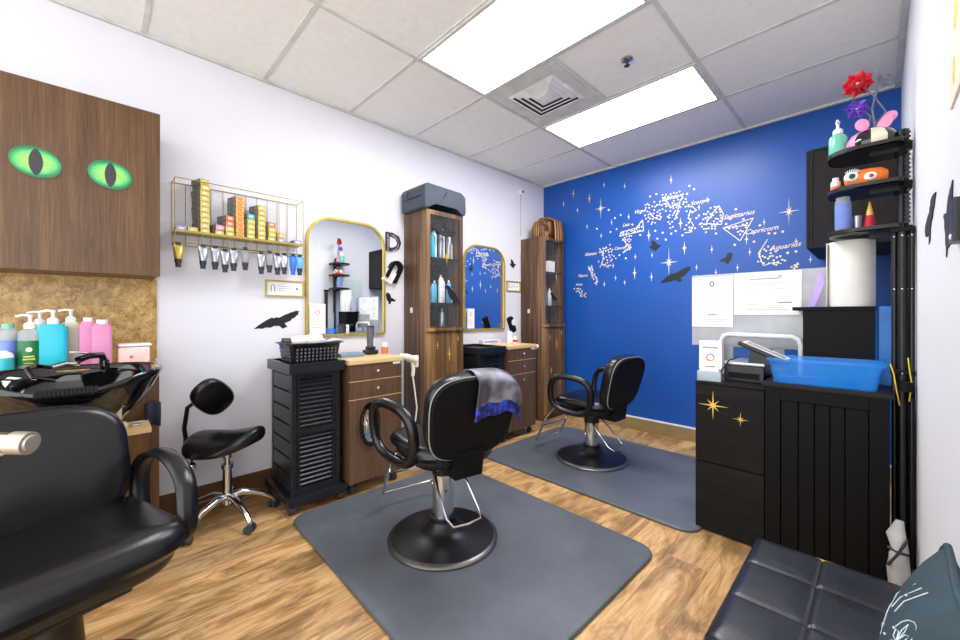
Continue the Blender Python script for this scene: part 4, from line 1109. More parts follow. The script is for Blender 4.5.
CONS = [
 ('Aries', (.494, 1.518), .05, .0, [(.42, 1.50), (.49, 1.49), (.60, 1.40), (.585, 1.36), (.52, 1.38), (.44, 1.45)], 16, []),
 ('Taurus', (.54, 1.615), .055, .0, [(.60, 1.73), (.66, 1.72), (.73, 1.58), (.74, 1.50), (.69, 1.50), (.66, 1.6)], 18, [(.61,1.72),(.66,1.62),(.72,1.58),(.71,1.5)]),
 ('Gemini', (.64, 1.85), .06, .0, [(.74, 1.91), (.88, 1.93), (.95, 1.75), (.85, 1.67), (.74, 1.70)], 34, [(.75,1.9),(.8,1.82),(.78,1.72),(.86,1.68)]),
 ('Cancer', (.985, 1.875), .055, .0, [(1.0, 1.98), (1.11, 2.0), (1.11, 1.86), (1.02, 1.81), (1.05, 1.9)], 20, [(1.02,1.97),(1.06,1.9),(1.1,1.86),(1.03,1.83)]),
 ('Leo', (1.05, 2.109), .06, .0, [(.98, 2.0), (1.0, 2.04), (1.16, 2.06), (1.22, 2.13), (1.24, 2.02), (1.1, 2.01)], 22, [(.98,2.0),(1.0,2.04),(1.16,2.06),(1.225,2.13),(1.235,2.02),(.98,2.0)]),
 ('Virgo', (1.19, 2.222), .062, .0, [(1.25, 2.28), (1.40, 2.30), (1.41, 2.1), (1.30, 2.06), (1.24, 2.15)], 34, [(1.29,2.2),(1.34,2.13),(1.4,2.1)]),
 ('Libra', (1.475, 2.298), .07, .0, [(1.42, 2.35), (1.58, 2.35), (1.66, 2.2), (1.56, 2.1), (1.5, 1.98), (1.46, 2.1), (1.40, 2.22)], 62, [(1.44,2.3),(1.5,2.2),(1.58,2.24),(1.54,2.1)]),
 ('Scorpio', (1.745, 2.205), .062, .05, [(1.63, 2.18), (1.70, 2.14), (1.66, 2.0), (1.71, 1.97), (1.66, 1.93), (1.60, 1.95), (1.64, 2.05)], 14, [(1.643,2.18),(1.69,2.17),(1.72,2.13),(1.66,2.12),(1.652,2.07),(1.695,2.0),(1.67,1.94),(1.617,1.94)]),
 ('Sagittarius', (2.045, 2.03), .068, .05, [(1.79, 2.13), (1.90, 2.14), (1.93, 2.02), (1.86, 1.90), (1.78, 1.91), (1.76, 2.0)], 38, [(1.9,2.14),(1.935,2.06),(1.92,1.97),(1.85,1.98),(1.8,2.0),(1.85,2.08),(1.9,2.14)]),
 ('Capricorn', (2.205, 1.875), .068, .05, [(1.94, 1.94), (2.13, 1.95), (2.06, 1.85)], 12, [(1.932,1.935),(2.154,1.985),(2.06,1.806),(1.932,1.935),(2.13,1.93)]),
 ('Aquarius', (2.36, 1.722), .068, .08, [(2.19, 1.70), (2.26, 1.74), (2.33, 1.66), (2.37, 1.60), (2.30, 1.57), (2.23, 1.58), (2.16, 1.63)], 26, [(2.251,1.793),(2.189,1.683),(2.224,1.579),(2.29,1.6),(2.344,1.585)]),
 ('Pisces', (2.47, 1.50), .05, .05, [(2.37, 1.51), (2.43, 1.53), (2.45, 1.58), (2.40, 1.55)], 8, [(2.36,1.5),(2.41,1.525),(2.445,1.585)]),
]
for nm, (tx, tz), sz, rot, poly, n, ln in CONS:
    t = thing('constellation_decal', f'{nm} constellation decal of pale dots with its name on the blue wall', 'wall decal', (tx, YW, tz), group='zodiac constellation decals')
    mb = MB(); addtext(mb, nm, sz*.82, Tat(TY, (0, -.0008, 0), rot), shear=.45, weight=.0004)
    obj('lettering', mb, 'star_pale', t)
    d = MB(); d.T = Matrix.Translation((-tx, 0, -tz)); dots(d, blob(poly, n), .0078)
    if ln: lines(d, ln)
    obj('star_dots', d, 'star_pale', t)
sc = MB()
dots(sc, [(2.084,1.987),(1.957,1.967),(2.029,2.082),(2.02,1.776),(2.159,1.785),(2.381,1.667),(2.433,1.672),(1.879,1.895),(.995,2.221),(.86,2.3),(.93,2.2),(.88,2.06),(.95,2.08),(1.02,2.04),(1.12,2.1),(1.2,1.98),(1.35,2.0),(1.42,1.97),(1.5,1.95),(1.37,1.92),(1.45,1.9),(1.54,1.97),(1.6,1.92),(1.25,2.17),(1.3,2.35),(1.36,2.36),(1.64,2.3),(1.66,2.37),(1.7,2.33),(.72,2.12),(.83,1.9),(.98,1.8),(1.05,1.76),(2.2,1.875+.04),(1.72,2.06),(2.26,1.84),(2.3,1.835),(2.35,1.84),(1.75,2.0),(1.74,2.08)], .0095)
o = obj('dot_decals', sc, 'star_pale', loc=(0, YW, 0)); tag(o, 'loose pale dots scattered between the zodiac constellations', 'wall decal', kind='stuff')

bird('largest raven decal gliding low on the blue wall beside the notice sheets', BIRD_GLIDE, .275, 'y', (1.535, YW-.0022, 1.54), flip=1, vs=1.2)
bird('small raven decal high in the middle of the blue wall', BIRD_UP, .125, 'y', (1.35, YW-.0022, 1.855))
bird('small raven decal right of the largest star on the blue wall', BIRD_WING, .108, 'y', (1.955, YW-.0022, 1.665))

# ------------------------------------------------------------------ right side: black cabinets
FY = 2.35
t = thing('drawer_cabinet', 'black wood-grain drawer cabinet with gold star decals under the printer', 'cabinet', (2.176, FY, 0))
w = .314
obj('cabinet_body', MB().box(0, w, .02, .44, .0, .80, .002), 'ebony', t)
obj('top', MB().box(0, w, 0, .44, .80, .814, .002), 'ebony', t)
for za, zb in ((.01, .376), (.381, .797)):
    o = obj('drawer', MB().box(.002, w-.002, 0, .019, za, zb, .0015), 'ebony', t)
st = MB(); st.prism([(p[0]*.95+.088, p[1]+.689) for p in star_pts(.078, .010, 4, .042)], 'y', -.002, 0)
tag(obj('star_decal', st, 'star_gold', t), 'large gold eight-point star decal')
st = MB(); st.prism([(p[0]+.213, p[1]+.637) for p in star_pts(.036, .005, 4, .018)], 'y', -.002, 0)
tag(obj('star_decal', st, 'star_gold', t), 'small gold star decal')
t = thing('beadboard_cabinet', 'black beadboard cabinet under the blue plastic bin', 'cabinet', (2.492, FY-.005, 0))
w = .425
obj('cabinet_body', MB().box(0, w, .02, .44, 0, .825, .002), 'blackwood', t)
b = MB(); xs = [0, .06, .13, .187, .239, .287, .345, w]
b.box(0, .06, 0, .02, 0, .825, .002).box(.365, w, 0, .02, 0, .825, .002).box(.06, .365, 0, .02, .765, .825, .002)
ps = [.062, .128, .186, .239, .288, .363]
for a_, c_ in zip(ps, ps[1:]): b.box(a_+.0015, c_-.0015, .004, .02, 0, .763, .003)
obj('door_panel', b, 'blackwood', t)
obj('top_slab', MB().box(-.012, w+.012, -.008, .445, .825, .845, .003), 'darkcab', t)
t = thing('plastic_bin', 'translucent blue plastic storage bin on the black beadboard cabinet', 'bin', (2.700, 2.46, .846))
R = [(.88, 0), (.97, .105), (1.0, .108), (1.03, .106), (1.03, .118), (.95, .12), (.86, .006)]
b = MB(); base = rrect(-.205, .205, -.11, .11, .03, 4)
rings = [[b._v((p[0]*k, p[1]*k, z)) for p in base] for k, z in R]
for p, q in zip(rings, rings[1:]): b.bridge(p, q)
b._f(rings[0][::-1]); b._f(rings[-1])
obj('bin_body', b, 'bluebin', t)
t = thing('tint_brush', 'blue brush lying inside the blue bin', 'brush', (2.66, 2.44, .856))
obj('handle', MB().tube([(-.09,0,.01),(0,.0,.02),(.06,.01,.012)], .006, 8), 'blue', t)
obj('bristles', MB().box(-.14, -.09, -.02, .02, .004, .02, .004), 'blue', t)
t = thing('desk_organiser', 'black wooden box behind the blue bin with a paper towel roll on top', 'box', (2.60, 2.585, .846))
obj('box_body', MB().box(.012, .272, 0, .18, 0, .352, .002), 'blackwood', t)
obj('box_top', MB().box(-.03, .278, -.006, .185, .352, .37, .002), 'blackwood', t)
t = thing('paper_towel_roll', 'tall white paper towel roll standing on the black box', 'paper towel roll', (2.79, 2.665, 1.217))
obj('paper', MB().lathe([(.084, 0), (.085, .003), (.085, .318), (.084, .321), (.022, .321), (.022, .30)], seg=48).prism([(-.0855,-.01),(-.088,-.05),(-.09,-.05),(-.0875,-.01)], 'z', 0, .32), 'towel', t)
obj('core', MB().cyl((0,0,.001), (0,0,.305), .021), 'cream', t)
tag(obj('ring_folder', MB().box(-.028, .028, -.09, .09, 0, .37, .004), 'folder', loc=(2.912, 2.70, .846)), 'blue folder standing right of the black box', 'folder')
t = thing('tinsel_wand', 'lilac foil ribbon sticking up left of the paper towel roll', 'ribbon', (2.63, 2.70, 1.217))
obj('ribbon', MB().prism([(-.012,0),(.02,0),(.06,.13),(.035,.20),(.02,.12)], 'y', -.004, .004).prism([(.0,0),(.03,0),(.05,.10),(.06,.2),(.03,.12)], 'y', .006, .010), 'lilac', t)

# printer, hoop, terminal, card holder, board with notices
t = thing('printer', 'low black printer with a silver top band behind the card holder', 'printer', (2.30, 2.46, .814))
obj('printer_body', MB().box(-.01, .17, 0, .25, 0, .088, .006), 'black', t)
obj('top_band', MB().box(-.014, .174, -.004, .254, .088, .108, .006), 'silver', t)
obj('output_slot', MB().box(.01, .15, -.002, .01, .02, .05), 'matt', t)
t = thing('paper_stand', 'white tubular hoop stand rising behind the printer', 'stand', (2.21, 2.735, .814))
h = MB(); h.tube([(0,0,0),(.0,0,.10),(-.002,0,.20),(.012,0,.232),(.04,0,.242),(.34,0,.238),(.368,0,.225),(.38,0,.19),(.38,0,0)], .014, 10)
obj('hoop', h, 'white', t)
t = thing('payment_terminal', 'tilted black payment terminal with a white-edged screen above the printer', 'payment terminal', (2.46, 2.50, .922))
b = MB(); b.T = Matrix.Translation((0, 0, .048)) @ Matrix.Rotation(math.radians(24), 4, 'Y'); b.box(-.115, .115, -.07, .07, 0, .022, .006)
obj('terminal_body', b, 'black', t)
b = MB(); b.T = Matrix.Translation((0, 0, .048)) @ Matrix.Rotation(math.radians(24), 4, 'Y'); b.frame([(-.10,-.06),(.105,-.06),(.105,.06),(-.10,.06)], [(-.088,-.048),(.093,-.048),(.093,.048),(-.088,.048)], 'z', .0215, .025)
obj('screen_rim', b, 'white', t)
b = MB(); b.T = Matrix.Translation((0, 0, .048)) @ Matrix.Rotation(math.radians(24), 4, 'Y'); b.box(-.088, .093, -.048, .048, .0215, .0235)
obj('screen', b, 'grey', t)
obj('foot', MB().prism([(-.06,0),(.08,0),(.06,.02),(-.05,.07)], 'y', -.04, .04), 'black', t)
tag(obj('terminal_cable', MB().tube([(2.36,2.46,.95),(2.32,2.43,.93),(2.285,2.42,.87),(2.28,2.43,.82)], .004, 8), 'black'), 'thin black cable running from the payment terminal to the cabinet top', 'cable')
t = thing('card_holder', 'clear upright card holder with business cards at the left end of the cabinet', 'card holder', (2.235, 2.40, .814), .12)
obj('holder', MB().box(-.056, .056, -.03, .03, 0, .006).box(-.056, .056, .022, .026, 0, .215).box(-.056, .056, -.032, -.029, 0, .055).box(-.056, -.053, -.03, .024, 0, .055).box(.053, .056, -.03, .024, 0, .055), 'clearplastic', t)
o = obj('sign_card', MB().box(-.054, .054, .018, .0215, .006, .22), 'cardwhite', t)
q = MB(); q.frame(el(.022,.022,24), el(.014,.014,24), 'y', .0165, .018)
for v in q.bm.verts: v.co.z += .125
for i, f in enumerate(q.bm.faces):
    c_ = f.calc_center_median(); a_ = math.atan2(c_.z-.125, c_.x); f.material_index = int(((a_+PI)/(2*PI))*3.99)
obj('ring_logo', q, ['coral', 'yellow', 'lblue', 'pink'], o)
q = MB(); [q.box(-.034+.009*k, -.034+.009*k+.006, .0172, .018, .176, .184) for k in range(8)]; q.box(-.03, .03, .0172, .018, .165, .1662)
q.box(-.022, .022, .0172, .018, .072, .078)
obj('printed_mark', q, 'print', o)
obj('card_pack', MB().box(-.048, .048, -.026, .006, .006, .05, .001).box(-.046, .046, -.02, .012, .05, .068, .001), 'white', t)
BY = 2.775
t = thing('display_board', 'grey freestanding board behind the printer holding two notice sheets', 'board', (2.36, BY, .814))
obj('board_panel', MB().box(-.33, .345, 0, .012, .165, .616, .003), 'board', t)
obj('board_foot', MB().box(-.15, -.10, .0, .015, 0, .17), 'board', t); obj('board_foot', MB().box(.1, .15, 0, .015, .03, .17), 'board', t)
def notice(label, x0, x1, z0, z1, kind):
    t = thing('notice_sheet', label, 'notice', ((x0+x1)/2, BY, z0), group='white notice sheets on the grey board')
    w, h = x1-x0, z1-z0
    o = obj('sheet', MB().box(-w/2, w/2, -.005, -.001, 0, h), 'cardwhite', t)
    p = MB()
    def ln(x, z, l, th=.0016): p.box(x-l/2, x+l/2, -.0056, -.005, z*h, z*h+th)
    if kind == 0:
        for z in (.74, .66, .54, .50, .46, .40, .30, .15, .11): ln(0, z, w*rnd.uniform(.45, .75) if z not in (.54,.46) else w*.3)
        for k in range(5): p.box(-.022+.011*k, -.015+.011*k, -.0056, -.005, h*.23, h*.23+.009)
        r1 = MB(); r1.frame(el(.014,.017,24), el(.008,.011,24), 'y', -.0058, -.005)
        for v in r1.bm.verts: v.co.z += h*.86
        obj('ring_logo', r1, 'ink', o)
    else:
        [p.box(-.075+.012*k, -.075+.012*k+.009, -.0056, -.005, h*.83, h*.83+.006) for k in range(11)]
        for z in (.74, .70, .16, .12): ln(0, z, w*rnd.uniform(.5, .8))
        ln(-w*.22, .60, w*.25); ln(w*.22, .60, w*.2); ln(-w*.22, .24, w*.2)
        q = MB(); [q.box(w*.27-.03+.009*k, w*.27-.03+.009*k+.007, -.0056, -.005, h*.27, h*.27+.006) for k in range(7)]; obj('caption', q, 'ink', o)
        r1 = MB(); r1.frame(el(.008,.009,20), el(.004,.005,20), 'y', -.0058, -.005)
        for v in r1.bm.verts: v.co.z += h*.88; v.co.x += w*.2
        obj('ring_logo', r1, 'print', o)
    obj('printed_text', p, 'print', o)
notice('portrait white notice sheet on the left of the grey board', 2.032, 2.262, 1.098, 1.415, 0)
notice('landscape white notice sheet on the right of the grey board', 2.268, 2.588, 1.175, 1.425, 1)

# wall cabinet on the right wall
t = thing('wall_cabinet', 'dark brown wall cabinet high on the right wall behind the swivel shelves', 'cabinet', (2.587, 3.15, 1.588))
obj('cabinet_body', MB().box(0, .405, .018, .73, 0, .61, .002), 'darkcab', t)
e_ = MB().frame([(0,0),(.405,0),(.405,.61),(0,.61)], [(.012,.012),(.393,.012),(.393,.598),(.012,.598)], 'y', 0, .018)
e_.box(.012, .393, .006, .018, .012, .598)
obj('end_panel', e_, 'darkcab', t)
for ya in (.005, .37): obj('door', MB().box(-.018, -.001, ya, ya+.36, .003, .607, .002), 'darkcab', t)

# swivel shelf tower
t = thing('shelf_tower', 'black tower of three swivel trays on a notched pole beside the right wall', 'shelf tower', (2.955, 2.56, 0))
obj('pole', MB().cyl((0,0,.01), (0,0,2.0), .014).box(-.02, .02, -.02, .02, 0, .02), 'black', t)
rl = MB(); rl.box(.012, .024, -.012, .012, 1.2, 2.0)
for k in range(40): rl.box(.008, .028, -.016, -.012, 1.21+.0197*k, 1.219+.0197*k)
obj('notched_rail', rl, 'black', t)
for k, z in enumerate((1.925, 1.752, 1.552)):
    out = rrect(-.245, .005, -.10, .16, .1, 8, (.02, .10, .10, .02))
    b = MB(); b.prism(out, 'z', z, z+.006, smooth=True)
    inn = [(-.12+(p[0]+.12)*.965, .03+(p[1]-.03)*.965) for p in out]
    b.frame(out, inn, 'z', z, z+.022)
    b.prism([(-.10, -.03), (.0, -.02), (.0, .02), (-.10, .04)], 'z', z-.02, z)
    o = obj('tray', b, 'black', t)
    obj('clamp', MB().cyl((0,0,z-.04), (0,0,z+.03), .022).box(-.012, .034, -.02, .02, z-.015, z+.02, .003), 'matt', o)
T1, T2, T3 = 1.932, 1.759, 1.559
bottle('mint green pump bottle on the top swivel tray', 2.745, 2.58, T1, .034, .125, 'mint', 'pump', 'white', None, grp='bottles on the swivel trays')
t = thing('striped_vase', 'round black, white and pink striped ceramic planter with pink leaves on the top tray', 'planter', (2.86, 2.58, T1))
b = MB(); N = 40
prof = [(.04, 0), (.066, .01), (.078, .035), (.078, .06), (.062, .09), (.035, .107), (.012, .11)]
rings = [[b._v((1.15*r_*math.cos(2*PI*i/N), r_*math.sin(2*PI*i/N), z)) for i in range(N)] for r_, z in prof]
for p, q in zip(rings, rings[1:]): b.bridge(p, q)
b._f(rings[0][::-1]); b._f(rings[-1])
for f in b.bm.faces:
    c_ = f.calc_center_median(); s_ = int(((math.atan2(c_.y, c_.x)+PI)/(2*PI))*10+.5) % 10
    f.material_index = [0, 2, 0, 1, 0, 1, 3, 0, 1, 2][s_]
obj('planter_body', b, ['gloss', 'cream', 'rose', 'mint'], t)
for dx, dy, dz, l in ((-.03, -.01, .14, .05), (.045, 0, .13, .06), (.06, .01, .155, .045)):
    le = MB(); le.T = Matrix.Translation((dx, dy, dz)) @ Matrix.Rotation(dx*12, 4, 'Y'); le.ell((0, 0, 0), (.024, .004, l*.6))
    obj('leaf', le, 'rose', t)
obj('handle_loop', MB().tube([(-.05,0,.07),(-.09,0,.09),(-.115,0,.07),(-.11,0,.03)], .003, 6), 'stem', t)
def flower(label, base, top, pet, r, n, curl):
    t = thing('artificial_flower', label, 'flower', base)
    v = Vector(top)-Vector(base)
    obj('stem', MB().tube([(0,0,0), tuple(v*.3+Vector(curl)), tuple(v*.7+Vector(curl)*.6), tuple(v)], .0035, 8), 'stem', t)
    for ring_, (rr, k) in enumerate(((r, n), (r*.7, n-2), (r*.42, 4))):
        for i in range(k):
            a = 2*PI*i/k+ring_*.6
            p = MB(); p.T = Matrix.Translation(v) @ Matrix.Rotation(.35, 4, 'X') @ Matrix.Rotation(a, 4, 'Y') @ Matrix.Translation((rr*.55, -.012*ring_, 0)) @ Matrix.Rotation(.5+.2*ring_, 4, 'Z')
            p.grid(lambda u, w_: ((u-.5)*rr*1.1, .012*math.sin(u*5)*math.cos(w_*4)-.02*(u-.5)**2/.25, (w_-.5)*rr*1.2*math.sin(PI*(.24+.56*u))**.7), 6, 6)
            obj('petal', p, pet, t, solid=.002)
    c_ = MB(); c_.ell(tuple(v+Vector((0,-.02,0))), (.011, .008, .011)); obj('flower_centre', c_, 'cream', t)
flower('red artificial rose rising from the striped planter', (2.862, 2.58, T1+.109), (2.815, 2.58, 2.275), 'red', .04, 8, (.06, 0, .0))
flower('purple artificial flower below the red rose', (2.85, 2.582, T1+.109), (2.812, 2.60, 2.165), 'purple', .028, 6, (.02, 0, .03))
t = thing('curled_twig', 'grey curled twig rising beside the red rose', 'twig', (2.875, 2.58, T1+.109))
sp_ = [(.035+.028*(1-k/26)*math.cos(k*.5+2.2), 0, .22+.028*(1-k/26)*math.sin(k*.5+2.2)) for k in range(24)]
obj('twig', MB().tube([(0,0,0),(-.01,0,.08),(-.005,0,.15)]+sp_, .003, 6).tube([(0,0,0),(-.012,0,.1),(.008,0,.2),(.004,0,.27)], .0045, 8, radii=[1,1,.9,.4]), 'stem', t)
t = thing('plush_toy', 'round orange plush toy with one green eye and one red eye on the middle tray', 'plush toy', (2.84, 2.55, T2))
b = MB(); b.tube([(-.07,0,.045),(-.055,0,.047),(-.02,0,.05),(.02,0,.052),(.055,0,.053),(.075,0,.053)], .045, 24, radii=[.55, .85, 1, 1, .85, .5])
obj('plush_body', b, 'orange', t)
def ey(x, z, r, ic, ir, nm):
    o = obj('eye', MB().ell((x, -.042, z), (r*1.15, .010, r)), 'cardwhite', t)
    c_ = MB(); c_.ell((x+.003, -.051, z), (ir, .004, ir)); obj('iris', c_, ic, o)
    if ic == 'green':
        c_ = MB(); c_.ell((x+.003, -.0545, z), (ir*.5, .003, ir*.5)); obj('pupil', c_, 'ink', o)
        l = MB()
        for k in range(7):
            a = PI*.25+k*PI*.5/6; l.cyl((x+r*math.cos(a), -.045, z+r*.95*math.sin(a)), (x+1.5*r*math.cos(a)+.004, -.05, z+1.5*r*math.sin(a)), .0018, seg=5)
        obj('eyelash', l, 'cardwhite', o)
ey(-.045, .062, .022, 'green', .012, 0); ey(.018, .05, .019, 'red', .008, 1)
t = thing('lotion_bottle', 'small white and orange bottle left of the orange plush toy', 'bottle', (2.738, 2.56, T2))
obj('bottle_body', MB().lathe([(.018, 0), (.018, .062), (.012, .068), (.012, .082)], seg=18), 'white', t)
obj('bottle_label', MB().lathe([(.0184, .012), (.0184, .04)], seg=18, cap=False), 'coral', t)
t = thing('spray_bottle', 'tall periwinkle-labelled spray can on the bottom swivel tray', 'bottle', (2.765, 2.545, T3))
obj('bottle_body', MB().lathe([(.029, 0), (.029, .155), (.026, .165), (.026, .178)], seg=24), 'clearplastic', t)
obj('bottle_label', MB().lathe([(.0295, .03), (.0295, .148)], seg=24, cap=False), 'violetblue', t)
obj('cap', MB().lathe([(.0285, 0), (.0285, .022)], seg=24), 'ink', t)
t = thing('small_tube', 'small silver tube with a black base beside the red cone', 'tube', (2.812, 2.57, T3))
obj('tube_body', MB().cyl((0,0,.02), (0,0,.085), .013, .017), 'silver', t)
obj('cap', MB().cyl((0,0,0), (0,0,.022), .014), 'ink', t)
t = thing('cone_ornament', 'red cone ornament with a gold tip on the bottom swivel tray', 'ornament', (2.855, 2.56, T3))
obj('cone', MB().cyl((0,0,0), (0,0,.08), .024, .014), 'red', t)
obj('gold_tip', MB().cyl((0,0,.08), (0,0,.145), .014, .002), 'star_gold', t)

# folded black light stand between cabinet and wall
t = thing('folded_stand', 'folded black metal light stand wedged between the beadboard cabinet and the right wall', 'stand', (2.955, 2.46, 0))
for x, y, r_ in ((-.024, -.03, .009), (-.002, -.045, .013), (.018, -.01, .008), (.026, -.04, .009)):
    l = MB(); l.cyl((x, y, .0), (x, y, 1.535), r_)
    o = obj('leg', l, 'black', t)
    obj('rivet', MB().ell((x, y-r_, 1.51), (.004, .003, .004)).ell((x, y-r_, 1.285), (.004, .003, .004)).ell((x, y-r_, .93), (.004, .003, .004)), 'chrome', o)
for zc_ in (1.525, .925): obj('clamp', MB().box(-.036, .036, -.06, .01, zc_, zc_+.02, .004), 'matt', t)
obj('hub', MB().cyl((.004,-.075,.86), (.004,-.075,.90), .027).ell((.02,-.05,.84), (.012,.012,.012)), 'matt', t)
tag(obj('cable', MB().tube([(2.918,2.37,.97),(2.928,2.35,.93),(2.935,2.36,.87),(2.945,2.38,.80)], .0022, 8), 'cord_y'), 'yellow cable hanging left of the folded stand', 'cable')
tag(obj('cable', MB().tube([(2.968,2.37,1.0),(2.972,2.36,.95),(2.978,2.37,.90),(2.972,2.38,.82)], .0022, 8), 'cord_y'), 'yellow cable hanging right of the folded stand legs', 'cable')
t = thing('plastic_bag', 'white bag bundled with a black strap on the floor behind the bench', 'bag', (2.938, 2.29, 0))
b = MB(); b.lathe([(.014, 0), (.028, .03), (.031, .15), (.026, .22), (.024, .24), (.028, .29), (.012, .35)], seg=20)
for v in b.bm.verts: v.co.x += .006*math.sin(v.co.z*60+v.co.y*90); v.co.y += .008*math.sin(v.co.z*45)
obj('bag_body', b, 'bag', t)
obj('strap', MB().tube([(-.028,-.02,.17),(0,-.032,.23),(.025,-.026,.29)], .005, 8).tube([(-.027,-.014,.24),(0,-.032,.235),(.028,-.02,.23)], .006, 8), 'ink', t)

# right wall
bird('narrow black raven decal on the right wall beside the folded stand', BIRD_GLIDE, .33, '-x', (W-.0005, 1.80, 1.475), rot=-.55, flip=1)
bird('black raven decal on the right wall nearest the camera', BIRD_UP, .19, '-x', (W-.0005, 1.37, 1.395), rot=.3, flip=1)
t = thing('wall_switch', 'small black wall control box near the right edge of the photo', 'switch', (W, 1.20, 1.32))
obj('switch_body', MB().box(-.012, 0, -.03, .03, 0, .085, .002), 'black', t)
obj('button', MB().ell((-.012, 0, .012), (.003, .006, .006)), 'white', t)
t = thing('wall_notice', 'pale green sheet on the right wall, seen in the nearer mirror behind the swivel trays', 'notice', (W, 2.93, 1.30))
obj('sheet', MB().box(-.003, -.0005, -.1, .1, 0, .42), 'paleg', t)
t = thing('wall_picture', 'pale beige picture high on the right wall at the photo edge', 'picture', (W, 1.1, 1.62))
obj('picture_sheet', MB().box(-.004, 0, -.21, .21, 0, .25), 'cream', t)
obj('printed_mark', MB().ell((-.004, .15, .06), (.001, .02, .03)).ell((-.004, .12, .16), (.001, .03, .03)), 'yellow', t)

# bench
BX0, BX1, BY0, BY1, BZ = 2.583, 2.975, .30, 1.625, .42
t = thing('tufted_bench', 'black tufted leather bench along the right wall in the foreground', 'bench', (BX0, BY0, 0))
bw, bl = BX1-BX0, BY1-BY0
b = MB(); nu, nv = 66, 220
sx = [.178, .356]; sy = [bl-.195*k for k in range(1, 8)]
def bf(u, v):
    x, y = u*bw, v*bl
    e = min(x, bw-x, y, bl-y); r_ = .04
    z = BZ - (r_-math.sqrt(max(0, r_*r_-(r_-min(e, r_))**2)))*.9
    for s_ in sx: z -= .006*math.exp(-((x-s_)/.0045)**2)
    for s_ in sy: z -= .0045*math.exp(-((y-s_)/.0045)**2)
    gx_ = min([abs(x-s_) for s_ in sx]+[x, bw-x]); gy_ = min([abs(y-s_) for s_ in sy]+[y, bl-y])
    z += .003*min(1, min(gx_, gy_)/.05)
    z += .003*noise.noise(Vector((x*9, y*9, 0)))
    return (x, y, z)
b.grid(bf, nu, nv)
o = obj('seat', b, 'bench', t, ang=80)
obj('seat_base', MB().box(.0, bw, 0, bl, .29, BZ-.038, .008), 'bench', t)
obj('piping', MB().tube([(.02, bl+.001, BZ-.02), (bw*.5, bl+.003, BZ-.018), (bw-.02, bl+.001, BZ-.02)], .004, 6), 'gold', t)
for x in (.05, bw-.05):
    for y in (.08, bl-.08): obj('leg', MB().cyl((x, y, 0), (x, y, .30), .016, .022), 'black', t)

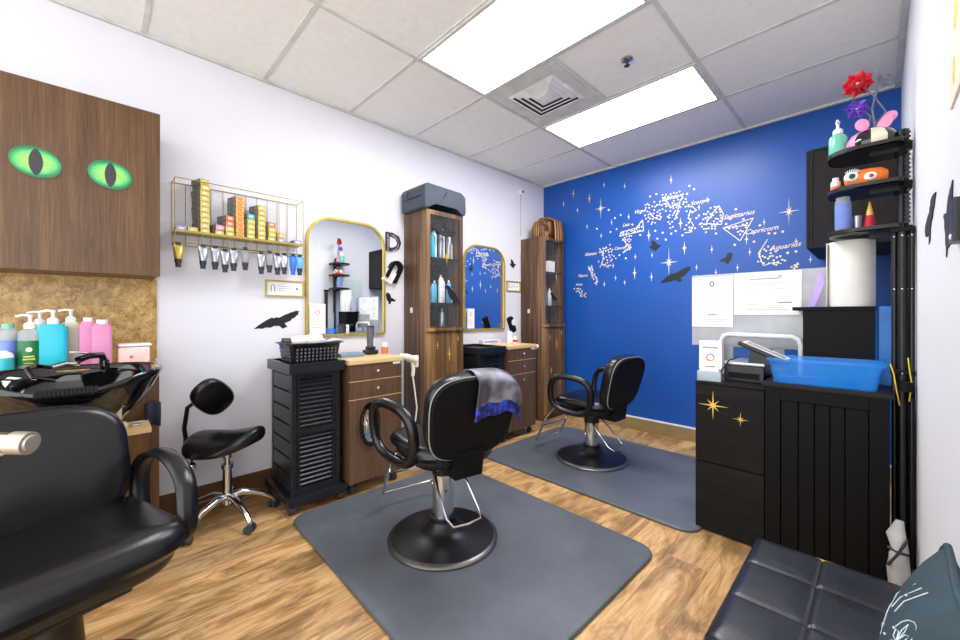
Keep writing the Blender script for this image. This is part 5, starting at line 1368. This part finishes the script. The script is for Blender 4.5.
# pillows
def pillow(label, y0, y1, z0, h, dx, emb):
    t = thing('throw_pillow', label, 'pillow', (2.905-dx, (y0+y1)/2, z0))
    a = (y1-y0)/2; T = Matrix.Rotation(math.radians(12), 4, 'Y') @ Matrix(((0,0,-1,0),(1,0,0,0),(0,1,0,0),(0,0,0,1)))
    def oc(n=60, k=1):
        pts = []
        for i in range(n):
            q = 2*PI*i/n; c_, s_ = math.cos(q), math.sin(q); m_ = max(abs(c_), abs(s_)); r_ = 1/m_*(1-.05*math.cos(4*q)**2*0) 
            sq = .93+.07*(abs(math.sin(2*q)))**2
            pts.append((a*k*c_*r_*sq, h/2+h/2*k*s_*r_*sq))
        return pts
    b = MB(); b.T = T; N_ = 60
    def lay(k, z): return [b._v((p[0], p[1], z)) for p in oc(N_, k)]
    seq = [(.05, -.058), (.3, -.054), (.55, -.043), (.78, -.026), (.93, -.010), (1.0, 0), (.93, .010), (.78, .026), (.55, .043), (.3, .054), (.05, .058)]
    R = [lay(k, z) for k, z in seq]
    for p, q in zip(R, R[1:]): b.bridge(p, q)
    b._f(R[0][::-1]); b._f(R[-1])
    obj('cushion', b, 'pillow', t, ang=80)
    p_ = MB(); p_.T = T; p_.tube([(p[0], p[1], 0) for p in oc(N_, 1.0)], .006, 8, True); obj('piping', p_, 'pillow', t)
    e = MB(); e.T = T
    def S(u, v):  # face point
        f = max(abs(u), abs(v)); ks = [.05, .3, .55, .78, .93, 1.0]; zs = [.058, .054, .043, .026, .010, 0]
        for i in range(5):
            if f <= ks[i+1]: 
                q = max(0, (f-ks[i])/(ks[i+1]-ks[i])); zz = zs[i]+(zs[i+1]-zs[i])*q; break
        return (u*a*.95, h/2+v*h/2*.95, zz+.0012)
    def stroke(pts, r_=.0009): e.tube([S(*p) for p in pts], r_, 5)
    for (cu, cv, R_) in emb:
        for k in range(6):
            a_ = k*PI/3; stroke([(cu, cv), (cu+R_*.6*math.cos(a_)-.2*R_*math.sin(a_), cv+R_*.6*math.sin(a_)+.2*R_*math.cos(a_)), (cu+R_*math.cos(a_), cv+R_*math.sin(a_)), (cu+R_*.6*math.cos(a_)+.2*R_*math.sin(a_), cv+R_*.6*math.sin(a_)-.2*R_*math.cos(a_)), (cu, cv)])
        stroke([(cu+1.25*R_*math.cos(q*PI/8), cv+1.25*R_*math.sin(q*PI/8)) for q in range(9)])
    for k in range(14):
        u_, v_ = rnd.uniform(-.8, .8), rnd.uniform(-.8, .85); p0 = S(u_, v_); e.ell(p0, (.0022, .0022, .0022), seg=6, rows=4)
    for k in range(5): stroke([(.1+.14*k, .80-.05*k), (.16+.14*k, .55-.05*k), (.13+.14*k, .40-.04*k)])
    for k in range(5): stroke([(-.7+.14*k, .1), (-.62+.14*k, -.1), (-.66+.14*k, -.25)])
    obj('embroidery', e, 'silverthread', t)
    return t
pillow('dark teal embroidered pillow leaning on the right wall, the farther of the two', .80, 1.15, .428, .325, .0, [(.45, .1, .2), (.2, -.5, .22), (.65, -.6, .18), (-.4, .4, .2), (-.3, -.3, .2)])
pillow('second dark teal embroidered pillow nearer the camera at the right edge', .40, .74, .428, .32, -.0, [(.4, .3, .2), (.0, -.3, .2)])

# ------------------------------------------------------------------ camera, world, render look
cd = bpy.data.cameras.new('camera'); cam = bpy.data.objects.new('camera', cd); COL.objects.link(cam)
cam.location = (2.881, 0, 1.18); cam.rotation_euler = (PI/2, 0, math.radians(45.7))
cd.sensor_width = 36; cd.lens = 388/960*36; cd.shift_y = -6/960; cd.clip_start = .02
SC.camera = cam
wd = bpy.data.worlds.new('world'); SC.world = wd; wd.use_nodes = True
bg = wd.node_tree.nodes['Background']; bg.inputs[0].default_value = (.95, .975, 1, 1); bg.inputs[1].default_value = 1.9
SC.view_settings.view_transform = 'Standard'; SC.view_settings.look = 'None'
SC.view_settings.exposure = .77; SC.view_settings.gamma = 1; SC.view_settings.use_curve_mapping = False
